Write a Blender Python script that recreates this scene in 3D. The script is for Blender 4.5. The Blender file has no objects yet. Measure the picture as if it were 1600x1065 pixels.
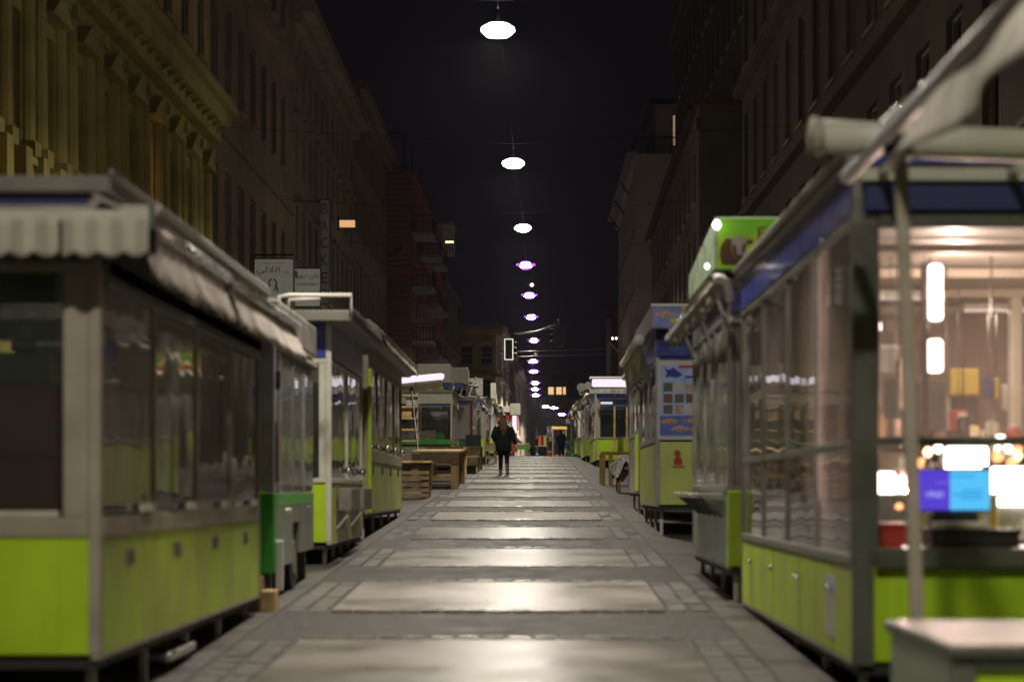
import bpy, bmesh, math, random
from mathutils import Vector, Matrix
random.seed(7)
R = math.radians
SC = bpy.context.scene
COL = SC.collection
# ------------------------------------------------------------------ camera, sky, exposure
F = 3400.0                      # focal length in photo pixels (50 mm on a crop sensor)
VX, VY = 835.0, 765.0           # where the level street vanishes in the photo
cd = bpy.data.cameras.new('camera'); cam = bpy.data.objects.new('camera', cd); COL.objects.link(cam)
cd.sensor_width = 23.53; cd.lens = 50.0
cam.location = (0, 0, 0); cam.rotation_euler = (R(90), 0, 0)
cd.shift_x = (800 - VX) / 1600; cd.shift_y = (VY - 532.5) / 1600
cd.clip_start = 0.1; cd.clip_end = 2000
cd.dof.use_dof = True; cd.dof.focus_distance = 62; cd.dof.aperture_fstop = 1.15; cd.dof.aperture_blades = 9
SC.camera = cam
W = bpy.data.worlds.new('World'); SC.world = W; W.use_nodes = True
bg = W.node_tree.nodes['Background']
bg.inputs[0].default_value = (0.82, 0.72, 1.0, 1); bg.inputs[1].default_value = 0.0034
SC.view_settings.view_transform = 'Standard'; SC.view_settings.look = 'None'
SC.view_settings.exposure = 0; SC.view_settings.gamma = 1
SC.cycles.use_denoising = True
SC.cycles.sample_clamp_indirect = 3.0
SC.cycles.max_bounces = 6; SC.cycles.transparent_max_bounces = 24
SC.cycles.caustics_refractive = False; SC.cycles.caustics_reflective = False
LAMP_COL = (1.0, 0.90, 0.73); LAMP_W = 620.0
# ------------------------------------------------------------------ ground profile (uphill street with a crest)
GP = [(-40, -2.62), (0, -1.42), (30, -.52), (60, .38), (85, 1.13), (100, 1.53), (115, 1.74), (132, 1.87), (160, 2.0), (230, 2.2), (360, 2.4), (900, 2.4)]
def gprof(d):
    P = GP
    if d <= P[0][0]: return P[0][1]
    for i in range(len(P) - 1):
        if d <= P[i + 1][0]:
            def sl(k):
                k0 = max(0, k - 1); k1 = min(len(P) - 1, k + 1)
                return (P[k1][1] - P[k0][1]) / (P[k1][0] - P[k0][0])
            a, b = P[i], P[i + 1]; h = b[0] - a[0]; t = (d - a[0]) / h
            return ((2*t**3 - 3*t**2 + 1) * a[1] + (t**3 - 2*t**2 + t) * h * sl(i) + (-2*t**3 + 3*t**2) * b[1] + (t**3 - t**2) * h * sl(i + 1))
    return P[-1][1]
def gz(x, d):
    o = max(0, x - 1.3) * .04 if x > 0 else max(0, -x - 1.9) * .02
    return gprof(d) - min(o, .12)
def px(u, v, d):                # photo pixel + distance -> world point
    return Vector(((u - VX) * d / F, d, (VY - v) * d / F))
# ------------------------------------------------------------------ materials
def mat(name, c, rough=.6, metal=0, var=.15, scale=6, bump=0, emit=None, es=0, coat=0, spec=.5, stain=None, rv=.08, streak=None):
    m = bpy.data.materials.new(name); m.use_nodes = True
    n = m.node_tree.nodes; l = m.node_tree.links; b = n['Principled BSDF']
    b.inputs['Roughness'].default_value = rough; b.inputs['Metallic'].default_value = metal
    b.inputs['Specular IOR Level'].default_value = spec
    if coat: b.inputs['Coat Weight'].default_value = coat; b.inputs['Coat Roughness'].default_value = .12
    if emit:
        b.inputs['Emission Color'].default_value = (*emit, 1); b.inputs['Emission Strength'].default_value = es
    tc = n.new('ShaderNodeTexCoord')
    nz = n.new('ShaderNodeTexNoise'); nz.inputs['Scale'].default_value = scale; nz.inputs['Detail'].default_value = 5
    l.new(tc.outputs['Object'], nz.inputs['Vector'])
    mx = n.new('ShaderNodeMix'); mx.data_type = 'RGBA'
    d2 = stain if stain else tuple(max(0, v * (1 - var)) for v in c)
    mx.inputs[6].default_value = (*d2, 1); mx.inputs[7].default_value = (*[min(1, v * (1 + var * .5)) for v in c], 1)
    mr = n.new('ShaderNodeMapRange'); mr.inputs[1].default_value = .35; mr.inputs[2].default_value = .6
    l.new(nz.outputs[0], mr.inputs[0]); l.new(mr.outputs[0], mx.inputs[0]); l.new(mx.outputs[2], b.inputs['Base Color'])
    if streak:                  # run-off streaks and scuffs
        mp = n.new('ShaderNodeMapping'); mp.inputs['Scale'].default_value = (14, 14, 1.2); l.new(tc.outputs['Object'], mp.inputs[0])
        n3 = n.new('ShaderNodeTexNoise'); n3.inputs['Scale'].default_value = 1.0; n3.inputs['Detail'].default_value = 7; n3.inputs['Roughness'].default_value = .65; l.new(mp.outputs[0], n3.inputs['Vector'])
        m3 = n.new('ShaderNodeMapRange'); m3.inputs[1].default_value = .52; m3.inputs[2].default_value = .78; m3.inputs[4].default_value = .22; l.new(n3.outputs[0], m3.inputs[0])
        x3 = n.new('ShaderNodeMix'); x3.data_type = 'RGBA'; x3.inputs[7].default_value = (*streak, 1); l.new(mx.outputs[2], x3.inputs[6]); l.new(m3.outputs[0], x3.inputs[0]); l.new(x3.outputs[2], b.inputs['Base Color'])
    rr = n.new('ShaderNodeMapRange'); rr.inputs[1].default_value = .3; rr.inputs[2].default_value = .7
    rr.inputs[3].default_value = max(.03, rough - rv); rr.inputs[4].default_value = min(1, rough + rv)
    l.new(nz.outputs[0], rr.inputs[0]); l.new(rr.outputs[0], b.inputs['Roughness'])
    if bump:
        n2 = n.new('ShaderNodeTexNoise'); n2.inputs['Scale'].default_value = scale * 6; n2.inputs['Detail'].default_value = 6
        l.new(tc.outputs['Object'], n2.inputs['Vector'])
        bp = n.new('ShaderNodeBump'); bp.inputs['Strength'].default_value = bump; bp.inputs['Distance'].default_value = .02
        l.new(n2.outputs[0], bp.inputs['Height']); l.new(bp.outputs[0], b.inputs['Normal'])
    return m
def glass(name, tint=(.85, .9, .88), wob=.02, ior=1.5, dirt=.04, fog=None):
    m = bpy.data.materials.new(name); m.use_nodes = True
    n = m.node_tree.nodes; l = m.node_tree.links
    n.remove(n['Principled BSDF']); out = n['Material Output']
    tr = n.new('ShaderNodeBsdfTransparent'); tr.inputs[0].default_value = (*tint, 1)
    gl = n.new('ShaderNodeBsdfGlossy'); gl.inputs['Roughness'].default_value = .03; gl.inputs[0].default_value = (.95, .95, .95, 1)
    di = n.new('ShaderNodeBsdfDiffuse'); di.inputs[0].default_value = (.50, .52, .46, 1)
    fr = n.new('ShaderNodeFresnel'); fr.inputs[0].default_value = ior
    tc = n.new('ShaderNodeTexCoord'); nz = n.new('ShaderNodeTexNoise'); nz.inputs['Scale'].default_value = 1.4; nz.inputs['Detail'].default_value = 1
    l.new(tc.outputs['Object'], nz.inputs['Vector'])
    bp = n.new('ShaderNodeBump'); bp.inputs['Strength'].default_value = wob; bp.inputs['Distance'].default_value = .3
    l.new(nz.outputs[0], bp.inputs['Height'])
    for q in (gl, fr): l.new(bp.outputs[0], q.inputs['Normal'])
    if fog:                     # condensation on the pane: lets light through, scattered
        tl = n.new('ShaderNodeBsdfTranslucent'); tl.inputs[0].default_value = (*fog, 1)
        m0 = n.new('ShaderNodeMixShader'); m0.inputs[0].default_value = .75; l.new(di.outputs[0], m0.inputs[1]); l.new(tl.outputs[0], m0.inputs[2]); di = m0
    m1 = n.new('ShaderNodeMixShader'); m1.inputs[0].default_value = dirt; l.new(tr.outputs[0], m1.inputs[1]); l.new(di.outputs[0], m1.inputs[2])
    m2 = n.new('ShaderNodeMixShader'); l.new(fr.outputs[0], m2.inputs[0]); l.new(m1.outputs[0], m2.inputs[1]); l.new(gl.outputs[0], m2.inputs[2])
    l.new(m2.outputs[0], out.inputs[0])
    return m
def emis(name, c, s):
    m = bpy.data.materials.new(name); m.use_nodes = True
    n = m.node_tree.nodes; n.remove(n['Principled BSDF'])
    e = n.new('ShaderNodeEmission'); e.inputs[0].default_value = (*c, 1); e.inputs[1].default_value = s
    m.node_tree.links.new(e.outputs[0], n['Material Output'].inputs[0]); return m
def stripes(name, c1, c2, pitch, axis, rough=.9):
    m = mat(name, c1, rough); n = m.node_tree.nodes; l = m.node_tree.links
    tc = n.new('ShaderNodeTexCoord'); sx = n.new('ShaderNodeSeparateXYZ'); l.new(tc.outputs['Object'], sx.inputs[0])
    mu = n.new('ShaderNodeMath'); mu.operation = 'MULTIPLY'; mu.inputs[1].default_value = 2 * math.pi / pitch; l.new(sx.outputs[axis], mu.inputs[0])
    si = n.new('ShaderNodeMath'); si.operation = 'SINE'; l.new(mu.outputs[0], si.inputs[0])
    mr = n.new('ShaderNodeMapRange'); mr.inputs[1].default_value = -.3; mr.inputs[2].default_value = .3; l.new(si.outputs[0], mr.inputs[0])
    mx = n.new('ShaderNodeMix'); mx.data_type = 'RGBA'; mx.inputs[6].default_value = (*c1, 1); mx.inputs[7].default_value = (*c2, 1)
    l.new(mr.outputs[0], mx.inputs[0]); l.new(mx.outputs[2], n['Principled BSDF'].inputs['Base Color']); return m
def bricks(name, c1, c2, mo, scale):
    m = mat(name, c1, .85, bump=.3); n = m.node_tree.nodes; l = m.node_tree.links
    tc = n.new('ShaderNodeTexCoord'); mp = n.new('ShaderNodeMapping'); mp.inputs['Rotation'].default_value = (R(90), 0, 0)
    l.new(tc.outputs['Object'], mp.inputs[0]); bt = n.new('ShaderNodeTexBrick'); bt.inputs['Scale'].default_value = scale
    bt.inputs['Color1'].default_value = (*c1, 1); bt.inputs['Color2'].default_value = (*c2, 1); bt.inputs['Mortar'].default_value = (*mo, 1)
    l.new(mp.outputs[0], bt.inputs[0]); l.new(bt.outputs[0], n['Principled BSDF'].inputs['Base Color']); return m
M = {}
M['lime'] = mat('lime paint', (0.437, 0.667, 0.022), .42, var=.18, scale=1.3, spec=.45, streak=(.13, .17, .03))
M['lime_pale'] = mat('paler lime paint', (.42, .58, .045), .45, var=.18, scale=1.7, spec=.45, streak=(.13, .16, .05))  # doors paler than end panels: grazing sheen put into the colour
M['lime_light'] = mat('bleached lime paint', (.48, .57, .15), .45, var=.18, scale=1.7, spec=.5, streak=(.22, .26, .10))  # lighter lime for the mid-row stalls
M['stucco_far'] = mat('far grey brown plaster', (.55, .46, .36), .9, var=.2, scale=.4)
M['green'] = mat('bright green paint', (.045, .33, .03), .38, var=.12, coat=.2)
M['frame'] = mat('grey painted metal', (.37, .335, .27), .6, var=.18, scale=3, spec=.3)
M['frame_dark'] = mat('olive grey metal', (.10, .105, .085), .42, var=.2)
M['frame_pale'] = mat('pale enamel', (.55, .55, .47), .4, var=.1)
M['lilac'] = mat('blue grey aluminium', (.36, .36, .42), .35, metal=.4, var=.15)
M['steel'] = mat('brushed steel', (.52, .51, .49), .28, metal=.9, var=.15, scale=4)
M['steel_dull'] = mat('dull steel', (.30, .29, .27), .38, metal=.7, var=.25, scale=3)
M['chrome'] = mat('chrome', (.75, .74, .72), .14, metal=1, var=.05)
M['blue'] = mat('blue fascia', (.035, .055, .30), .32, var=.15, coat=.3)
M['blue_dark'] = mat('dark blue canvas', (.02, .03, .13), .6, var=.2)
M['roof'] = mat('grey roof sheet', (.20, .19, .17), .5, var=.25, scale=2)
M['white'] = mat('white enamel', (.68, .67, .62), .4, var=.1, scale=2)
M['dark'] = mat('dark recess', (.02, .02, .018), .7)
M['rubber'] = mat('black rubber', (.02, .02, .02), .8)
M['inside'] = mat('stall lining', (.16, .15, .13), .6, var=.2)
M['fabric'] = mat('dirty cream canvas', (.46, .43, .38), .95, var=.3, scale=4, bump=.2)
M['fab_x'] = stripes('striped canvas across', (.52, .49, .41), (.38, .36, .31), .115, 0)
M['fab_pink'] = mat('greyed canvas', (.64, .58, .54), .95, var=.3, scale=5, bump=.2)
M['wood'] = mat('raw timber', (.52, .37, .17), .75, var=.35, scale=5, bump=.2)
M['wood_dark'] = mat('weathered timber', (.20, .145, .08), .8, var=.4, scale=5, bump=.3)
M['wood_yellow'] = mat('yellow pine', (.52, .36, .10), .7, var=.2, scale=4)
M['glass'] = glass('window glass', dirt=.03)
M['glass_side'] = glass('dusty window glass', wob=.03, ior=1.6, dirt=.40)
M['glass_clean'] = glass('display glass', (.93, .93, .92), .03, 1.5, .42, fog=(.80, .71, .70))
M['glass_haze'] = glass('added hazy front glass', (.95, .93, .92),   .01, 1.3, .08, fog=(.8, .68, .62))
M['plast'] = mat('translucent grey foil', (.45, .44, .42), .22, var=.4, scale=9, bump=.6)
M['asphalt'] = mat('asphalt', (.042, .036, .034), .62, var=.6, scale=3.2, bump=.8, rv=.15)
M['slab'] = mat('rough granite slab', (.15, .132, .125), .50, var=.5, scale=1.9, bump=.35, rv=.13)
M['slab_smooth'] = mat('smooth pale granite slab', (.24, .212, .19), .33, var=.36, scale=1.5, bump=.08, rv=.07)  # nearer bands: smoother and paler than the far slabs
M['border'] = mat('granite border stone', (.13, .12, .115), .42, var=.4, scale=2.4, bump=.25)
M['sett'] = mat('pale sett stone', (.24, .225, .21), .28, var=.4, scale=7, bump=.2)
M['gutter'] = mat('gutter concrete', (.075, .066, .062), .54, var=.5, scale=2.1, bump=.4, rv=.13)
M['kerb'] = mat('pavement concrete', (.16, .15, .135), .8, var=.25, scale=2, bump=.3)
M['stucco_y'] = mat('yellow stucco', (0.407, 0.334, 0.095), .9, var=.25, scale=.8, bump=.2)
M['stucco_b'] = mat('brown stucco', (0.273, 0.198, 0.106), .9, var=.25, scale=.6, bump=.2)
M['stucco_g'] = mat('grey beige stucco', (0.306, 0.255, 0.159), .9, var=.25, scale=.5, bump=.2)
M['stucco_d'] = mat('dark plaster', (0.122, 0.097, 0.068), .9, var=.25, scale=.5, bump=.2)
M['stucco_r'] = mat('reddish plaster', (0.2, 0.14, 0.1), .9, var=.25, scale=.5, bump=.2)
M['render_w'] = mat('pale render', (.66, .60, .48), .9, var=.15, scale=.4)
M['winframe'] = mat('window frame paint', (.22, .20, .16), .6)
M['winglass'] = mat('dark window glass', (.012, .013, .015), .08, var=.1)
M['brick'] = bricks('red brick', (.34, .085, .055), (.26, .065, .045), (.24, .17, .13), 1.6)
M['concrete'] = mat('balcony concrete', (.38, .37, .36), .8, var=.15)
M['wire'] = mat('black wire', (.008, .008, .009), .95, spec=.05)
M['topgrey'] = mat('scuffed grey sheet', (.13, .12, .105), .5, var=.35, scale=5)
M['iron'] = mat('dark iron', (.025, .025, .028), .5, metal=.5)
M['tile'] = mat('red roof tile', (.14, .055, .04), .85, var=.3)
M['lampglow'] = emis('lamp bowl glow', (1.0, .93, .90), 90)
M['fringe_glow'] = emis('violet lens fringe', (.28, .04, 1.0), 3.5)
M['signface'] = mat('sign white with glow added', (.50, .50, .42), .5, var=.1, emit=(.9, .92, .74), es=.085)  # faint emission added so the boards do not go dark
M['signdim'] = mat('dim sign white', (.30, .28, .26), .5, var=.1, emit=(.9, .85, .82), es=.016)  # slight emission added to keep the board and letters legible
M['fluo'] = emis('fluorescent white', (1.0, .90, 1.0), 1.0)
M['tubedim'] = emis('dim tube', (1.0, .84, .70), .8)
M['amber'] = emis('amber glow', (1.0, .42, .16), 2.2)
M['warmdim'] = emis('dim warm pane', (1.0, .58, .34), .30)
M['warmglow'] = emis('warm lit pane', (1.0, .62, .30), .95)
M['whiteglow'] = emis('white lit panel', (1.0, .87, .80), 7)
M['orangeglow'] = emis('orange bulb', (1.0, .55, .25), 6)
M['trailer'] = mat('silver trailer sheet', (.36, .345, .32), .42, metal=.2, var=.3, scale=4)
M['flap'] = mat('dull grey flap', (.17, .155, .135), .6)
M['steel_green'] = mat('steel with green film', (.24, .31, .22), .35, metal=.5, var=.2)
M['bottle'] = mat('pale bottle plastic', (.45, .55, .52), .25, var=.2)
M['red'] = mat('red plastic', (.42, .035, .025), .45)
M['redbrown'] = mat('red brown plastic', (.07, .018, .014), .6)
M['yellow'] = mat('yellow card', (.60, .46, .05), .6)
M['orange'] = mat('orange plastic', (.75, .16, .04), .5)
M['black'] = mat('black plastic', (.015, .015, .016), .4)
M['cow'] = mat('cow brown print', (.16, .085, .04), .6, var=.3)
M['cowlight'] = mat('cow white print', (.62, .56, .52), .6, var=.2)
M['print_blue'] = mat('poster pale blue', (.36, .48, .85), .35)
M['print_mid'] = mat('poster blue', (.10, .16, .55), .35)
M['print_navy'] = mat('poster navy', (.015, .03, .28), .4)
M['print_fish'] = mat('fish skin print', (.42, .30, .25), .5, var=.5, scale=14)
M['print_gold'] = mat('fish gold print', (.45, .28, .10), .5, var=.5, scale=12)
M['maroon'] = mat('dark red lettering', (.34, .02, .04), .5)
M['signgrey'] = mat('sign white', (.50, .50, .42), .5, var=.1)
M['bluegrey'] = mat('muted blue cloth', (.10, .24, .36), .9)
# ------------------------------------------------------------------ objects
ORG = {}
def thing(name, label, cat, loc, group=None, rz=0):
    o = bpy.data.objects.new(name, None); COL.objects.link(o)
    o.empty_display_size = .2
    o.location = loc; o.rotation_euler = (0, 0, rz); o['label'] = label; o['category'] = cat
    if group: o['group'] = group
    ORG[o.name] = Vector(loc); return o
def root_of(o):
    while o.parent: o = o.parent
    return o
class MB:
    def __init__(s): s.v = []; s.f = []
    def box(s, a, b):
        x0, x1 = sorted((a[0], b[0])); y0, y1 = sorted((a[1], b[1])); z0, z1 = sorted((a[2], b[2]))
        i = len(s.v)
        s.v += [(x0, y0, z0), (x1, y0, z0), (x1, y1, z0), (x0, y1, z0), (x0, y0, z1), (x1, y0, z1), (x1, y1, z1), (x0, y1, z1)]
        s.f += [tuple(i + k for k in q) for q in ((3, 2, 1, 0), (4, 5, 6, 7), (0, 1, 5, 4), (1, 2, 6, 5), (2, 3, 7, 6), (3, 0, 4, 7))]
        return s
    def hexa(s, p):             # eight points, bottom ring then top ring
        i = len(s.v); s.v += [tuple(q) for q in p]
        s.f += [tuple(i + k for k in q) for q in ((3, 2, 1, 0), (4, 5, 6, 7), (0, 1, 5, 4), (1, 2, 6, 5), (2, 3, 7, 6), (3, 0, 4, 7))]
        return s
    def prism(s, pts, e):       # polygon swept along vector e
        i = len(s.v); n = len(pts); e = Vector(e)
        s.v += [tuple(p) for p in pts] + [tuple(Vector(p) + e) for p in pts]
        s.f += [tuple(i + k for k in range(n))[::-1], tuple(i + n + k for k in range(n))]
        s.f += [(i + k, i + (k + 1) % n, i + n + (k + 1) % n, i + n + k) for k in range(n)]
        return s
    def beam(s, a, b, w, h=None, up=(0, 0, 1)):
        a, b = Vector(a), Vector(b); h = h or w; d = (b - a).normalized(); u = Vector(up)
        if abs(d.dot(u)) > .99: u = Vector((1, 0, 0))
        r = d.cross(u).normalized() * w / 2; t = r.cross(d).normalized() * h / 2
        return s.hexa([a - r - t, a + r - t, b + r - t, b - r - t, a - r + t, a + r + t, b + r + t, b - r + t])
    def tube(s, pts, rad, n=8, cap=True):
        pts = [Vector(p) for p in pts]; m = len(pts)
        rad = rad if isinstance(rad, (list, tuple)) else [rad] * m
        i0 = len(s.v); u = None
        for k, p in enumerate(pts):
            d = (pts[min(k + 1, m - 1)] - pts[max(k - 1, 0)]).normalized()
            if u is None: u = d.orthogonal().normalized()
            u = (u - d * u.dot(d)).normalized(); w = d.cross(u)
            for j in range(n):
                a = 2 * math.pi * j / n
                s.v.append(tuple(p + (u * math.cos(a) + w * math.sin(a)) * rad[k]))
        for k in range(m - 1):
            for j in range(n):
                a, b = i0 + k * n + j, i0 + k * n + (j + 1) % n
                s.f.append((a, b, b + n, a + n))
        if cap: s.f += [tuple(i0 + j for j in range(n))[::-1], tuple(i0 + (m - 1) * n + j for j in range(n))]
        return s
    def loft(s, rings, n=14):   # horizontal elliptical rings (cx, cy, z, rx, ry)
        i0 = len(s.v); m = len(rings)
        for (cx, cy, z, rx, ry) in rings:
            for j in range(n):
                a = 2 * math.pi * j / n; s.v.append((cx + rx * math.cos(a), cy + ry * math.sin(a), z))
        for k in range(m - 1):
            for j in range(n):
                a, b = i0 + k * n + j, i0 + k * n + (j + 1) % n
                s.f.append((a, b, b + n, a + n))
        s.f += [tuple(i0 + j for j in range(n))[::-1], tuple(i0 + (m - 1) * n + j for j in range(n))]
        return s
    def sheet(s, fn, nu, nv):
        i = len(s.v)
        for a in range(nu + 1):
            for b in range(nv + 1): s.v.append(tuple(fn(a / nu, b / nv)))
        for a in range(nu):
            for b in range(nv):
                q = i + a * (nv + 1) + b; s.f.append((q, q + nv + 1, q + nv + 2, q + 1))
        return s
    def build(s, name, m, parent=None, bevel=0, smooth=False, solid=0, local=False, label=None, voxel=0):
        me = bpy.data.meshes.new(name)
        o0 = Vector((0, 0, 0))
        if parent is not None and not local: o0 = ORG[root_of(parent).name]
        rz = 0 if (parent is None or local) else -root_of(parent).rotation_euler.z
        rm = Matrix.Rotation(rz, 3, 'Z')
        me.from_pydata([tuple(rm @ (Vector(v) - o0)) for v in s.v], [], s.f); me.update()
        bm = bmesh.new(); bm.from_mesh(me); bmesh.ops.recalc_face_normals(bm, faces=bm.faces); bm.to_mesh(me); bm.free()
        if smooth: me.polygons.foreach_set('use_smooth', [True] * len(me.polygons))
        me.materials.append(m)
        o = bpy.data.objects.new(name, me); COL.objects.link(o)
        if parent is not None: o.parent = parent
        if solid: q = o.modifiers.new('solid', 'SOLIDIFY'); q.thickness = solid
        if voxel:
            q = o.modifiers.new('remesh', 'REMESH'); q.mode = 'VOXEL'; q.voxel_size = voxel; q.use_smooth_shade = True
            q = o.modifiers.new('smooth', 'SMOOTH'); q.iterations = 4
        if bevel: q = o.modifiers.new('bevel', 'BEVEL'); q.width = bevel; q.segments = 2; q.limit_method = 'ANGLE'
        if label: o['label'] = label
        return o
def box(name, a, b, m, parent=None, bevel=0, label=None, local=False): return MB().box(a, b).build(name, m, parent, bevel, label=label, local=local)
def tube(name, pts, r, m, parent=None, n=8): return MB().tube(pts, r, n).build(name, m, parent, smooth=True)
def tag(o, label, cat=None, group=None, kind=None):
    o['label'] = label
    if cat: o['category'] = cat
    if group: o['group'] = group
    if kind: o['kind'] = kind
    return o
def text(body, m, parent, cx, cz, y, w, h, name='lettering', face=-1, depth=.004):
    """flat lettering in the XZ plane at world y, centred at (cx, cz), fitted to w x h (w may be None)"""
    cu = bpy.data.curves.new('txt', 'FONT'); cu.body = body; cu.extrude = 0
    ob = bpy.data.objects.new('txt', cu); COL.objects.link(ob)
    dg = bpy.context.evaluated_depsgraph_get(); dg.update()
    me = bpy.data.meshes.new_from_object(ob.evaluated_get(dg))
    bpy.data.objects.remove(ob)
    vs = [v.co.copy() for v in me.vertices]
    if not vs: print('EMPTY TEXT', body); return None
    x0, x1 = min(v.x for v in vs), max(v.x for v in vs); y0, y1 = min(v.y for v in vs), max(v.y for v in vs)
    ky = h / max(1e-6, y1 - y0); kx = (w / (x1 - x0)) if w else ky
    o0 = ORG[root_of(parent).name]
    for v in me.vertices:
        c = v.co; v.co = Vector((cx + (c.x - (x0 + x1) / 2) * kx, y, cz + (c.y - (y0 + y1) / 2) * ky)) - o0
    me.name = name; me.materials.clear(); me.materials.append(m)
    o = bpy.data.objects.new(name, me); COL.objects.link(o); o.parent = parent
    q = o.modifiers.new('solid', 'SOLIDIFY'); q.thickness = depth; q.offset = 0
    return o
def copy_tree(o, parent=None):
    c = o.copy(); COL.objects.link(c); c.parent = parent
    for ch in list(o.children): copy_tree(ch, c)
    return c
# ------------------------------------------------------------------ ground and paving
def frange(a, b, n): return [a + (b - a) * i / n for i in range(n + 1)]
xs = [-70, -30, -14, -9, -6, -4.5, -3.2, -1.9, -1, 0, 1.3, 2.4, 3.4, 4.5, 6, 8, 14, 30, 70]
ds = frange(-40, 0, 4) + frange(4, 140, 68)[0:] + [150, 165, 190, 230, 300, 420, 900]
mb = MB(); nx = len(xs)
mb.v = [(x, d, gz(x, d)) for d in ds for x in xs]
mb.f = [(j * nx + i, j * nx + i + 1, (j + 1) * nx + i + 1, (j + 1) * nx + i) for j in range(len(ds) - 1) for i in range(nx - 1)]
ground = mb.build('ground', M['asphalt'], smooth=True); ground['kind'] = 'structure'; ORG[ground.name] = Vector((0, 0, 0))
def strip(name, x0, x1, d0, d1, lift, m, parent, n=4, base=.10):
    mb = MB()
    for k in range(n):
        a, b = d0 + (d1 - d0) * k / n, d0 + (d1 - d0) * (k + 1) / n
        mb.hexa([(x0, a, gz(x0, a) - base), (x1, a, gz(x1, a) - base), (x1, b, gz(x1, b) - base), (x0, b, gz(x0, b) - base),
                 (x0, a, gz(x0, a) + lift), (x1, a, gz(x1, a) + lift), (x1, b, gz(x1, b) + lift), (x0, b, gz(x0, b) + lift)])
    # drop the inner faces between the slices
    o = mb.build(name, m, parent); return o
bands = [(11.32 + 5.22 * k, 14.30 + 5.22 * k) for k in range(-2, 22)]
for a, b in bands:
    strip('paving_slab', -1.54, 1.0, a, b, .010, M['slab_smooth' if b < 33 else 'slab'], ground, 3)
# gutter flags along both kerbs of the aisle: real slabs, 2.6 m long, with open joints
for a0, a1, lo in ((-2.75, -1.94, 0), (1.37, 2.2, 0)):
    d = 6.0; n = 0
    while d < 118:
        strip('gutter_slab', a0, a1, d + .006, d + 2.6 - .006, .006, M['gutter'], ground, 1); d += 2.6
def slope(d): return math.atan((gprof(d + .3) - gprof(d - .3)) / .6)
def pieces(name, dims, spots, m, lift):
    """spots (x, d) nearest first: 300 single pieces sharing mesh data, the rest one joined part"""
    protos = []
    for k in range(5):
        w, l, h = dims; mb = MB(); b = .012; j = lambda: random.uniform(-.008, .008)
        z = h / 2
        mb.hexa([(-w/2, -l/2, -.06), (w/2, -l/2, -.06), (w/2, l/2, -.06), (-w/2, l/2, -.06),
                 (-w/2+b+j(), -l/2+b+j(), z+j()*.3), (w/2-b+j(), -l/2+b+j(), z+j()*.3), (w/2-b+j(), l/2-b+j(), z+j()*.3), (-w/2+b+j(), l/2-b+j(), z+j()*.3)])
        me = bpy.data.meshes.new(name); me.from_pydata(mb.v, [], mb.f); me.materials.append(m)
        bm = bmesh.new(); bm.from_mesh(me); bmesh.ops.recalc_face_normals(bm, faces=bm.faces); bm.to_mesh(me); bm.free(); protos.append(me)
    spots = sorted(spots, key=lambda s: s[1] if s[1] > 8 else 999)
    rest = MB(); tl = .05 if name == 'sett_stone' else .02
    for k, (x, d) in enumerate(spots):
        z = gz(x, d) + lift + random.uniform(-.003, .003)
        if k < 298:
            o = bpy.data.objects.new(name, random.choice(protos)); COL.objects.link(o); o.parent = ground
            o.location = (x, d, z); o.rotation_euler = (slope(d) + random.uniform(-tl, tl), random.uniform(-.02, .02), random.uniform(-.02, .02))
        else:
            w, l, h = dims; rest.hexa([(x-w/2, d-l/2, gz(x, d-l/2)-.02), (x+w/2, d-l/2, gz(x, d-l/2)-.02), (x+w/2, d+l/2, gz(x, d+l/2)-.02), (x-w/2, d+l/2, gz(x, d+l/2)-.02),
                (x-w/2+.01, d-l/2+.01, gz(x, d-l/2)+lift+h/2), (x+w/2-.01, d-l/2+.01, gz(x, d-l/2)+lift+h/2), (x+w/2-.01, d+l/2-.01, gz(x, d+l/2)+lift+h/2), (x-w/2+.01, d+l/2-.01, gz(x, d+l/2)+lift+h/2)])
    o = rest.build(name + '_field', m, ground); o['kind'] = 'stuff'
sp = []; st = []
for a, b in bands:
    for x in (-1.82, -1.65, 1.10, 1.265):
        n = 9
        for k in range(n): sp.append((x, a + (b - a) * (k + .5) / n))
    for e in (a - .075, b + .075):
        for k in range(15): st.append((-1.46 + k * .17, e))
pieces('border_stone', (.158, .326, .016), sp, M['border'], .0)
pieces('sett_stone', (.158, .12, .03), st, M['sett'], .006)
for x0, x1 in ((-8.5, -5.6), (4.9, 7.2)):
    p = strip('pavement', x0, x1, -10, 118, .12, M['kerb'], None, 64); p['kind'] = 'structure'
p = strip('crossing_pavement', 2.2, 4.9, 118.3, 122, .02, M['kerb'], None, 2); p['kind'] = 'structure'
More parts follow.
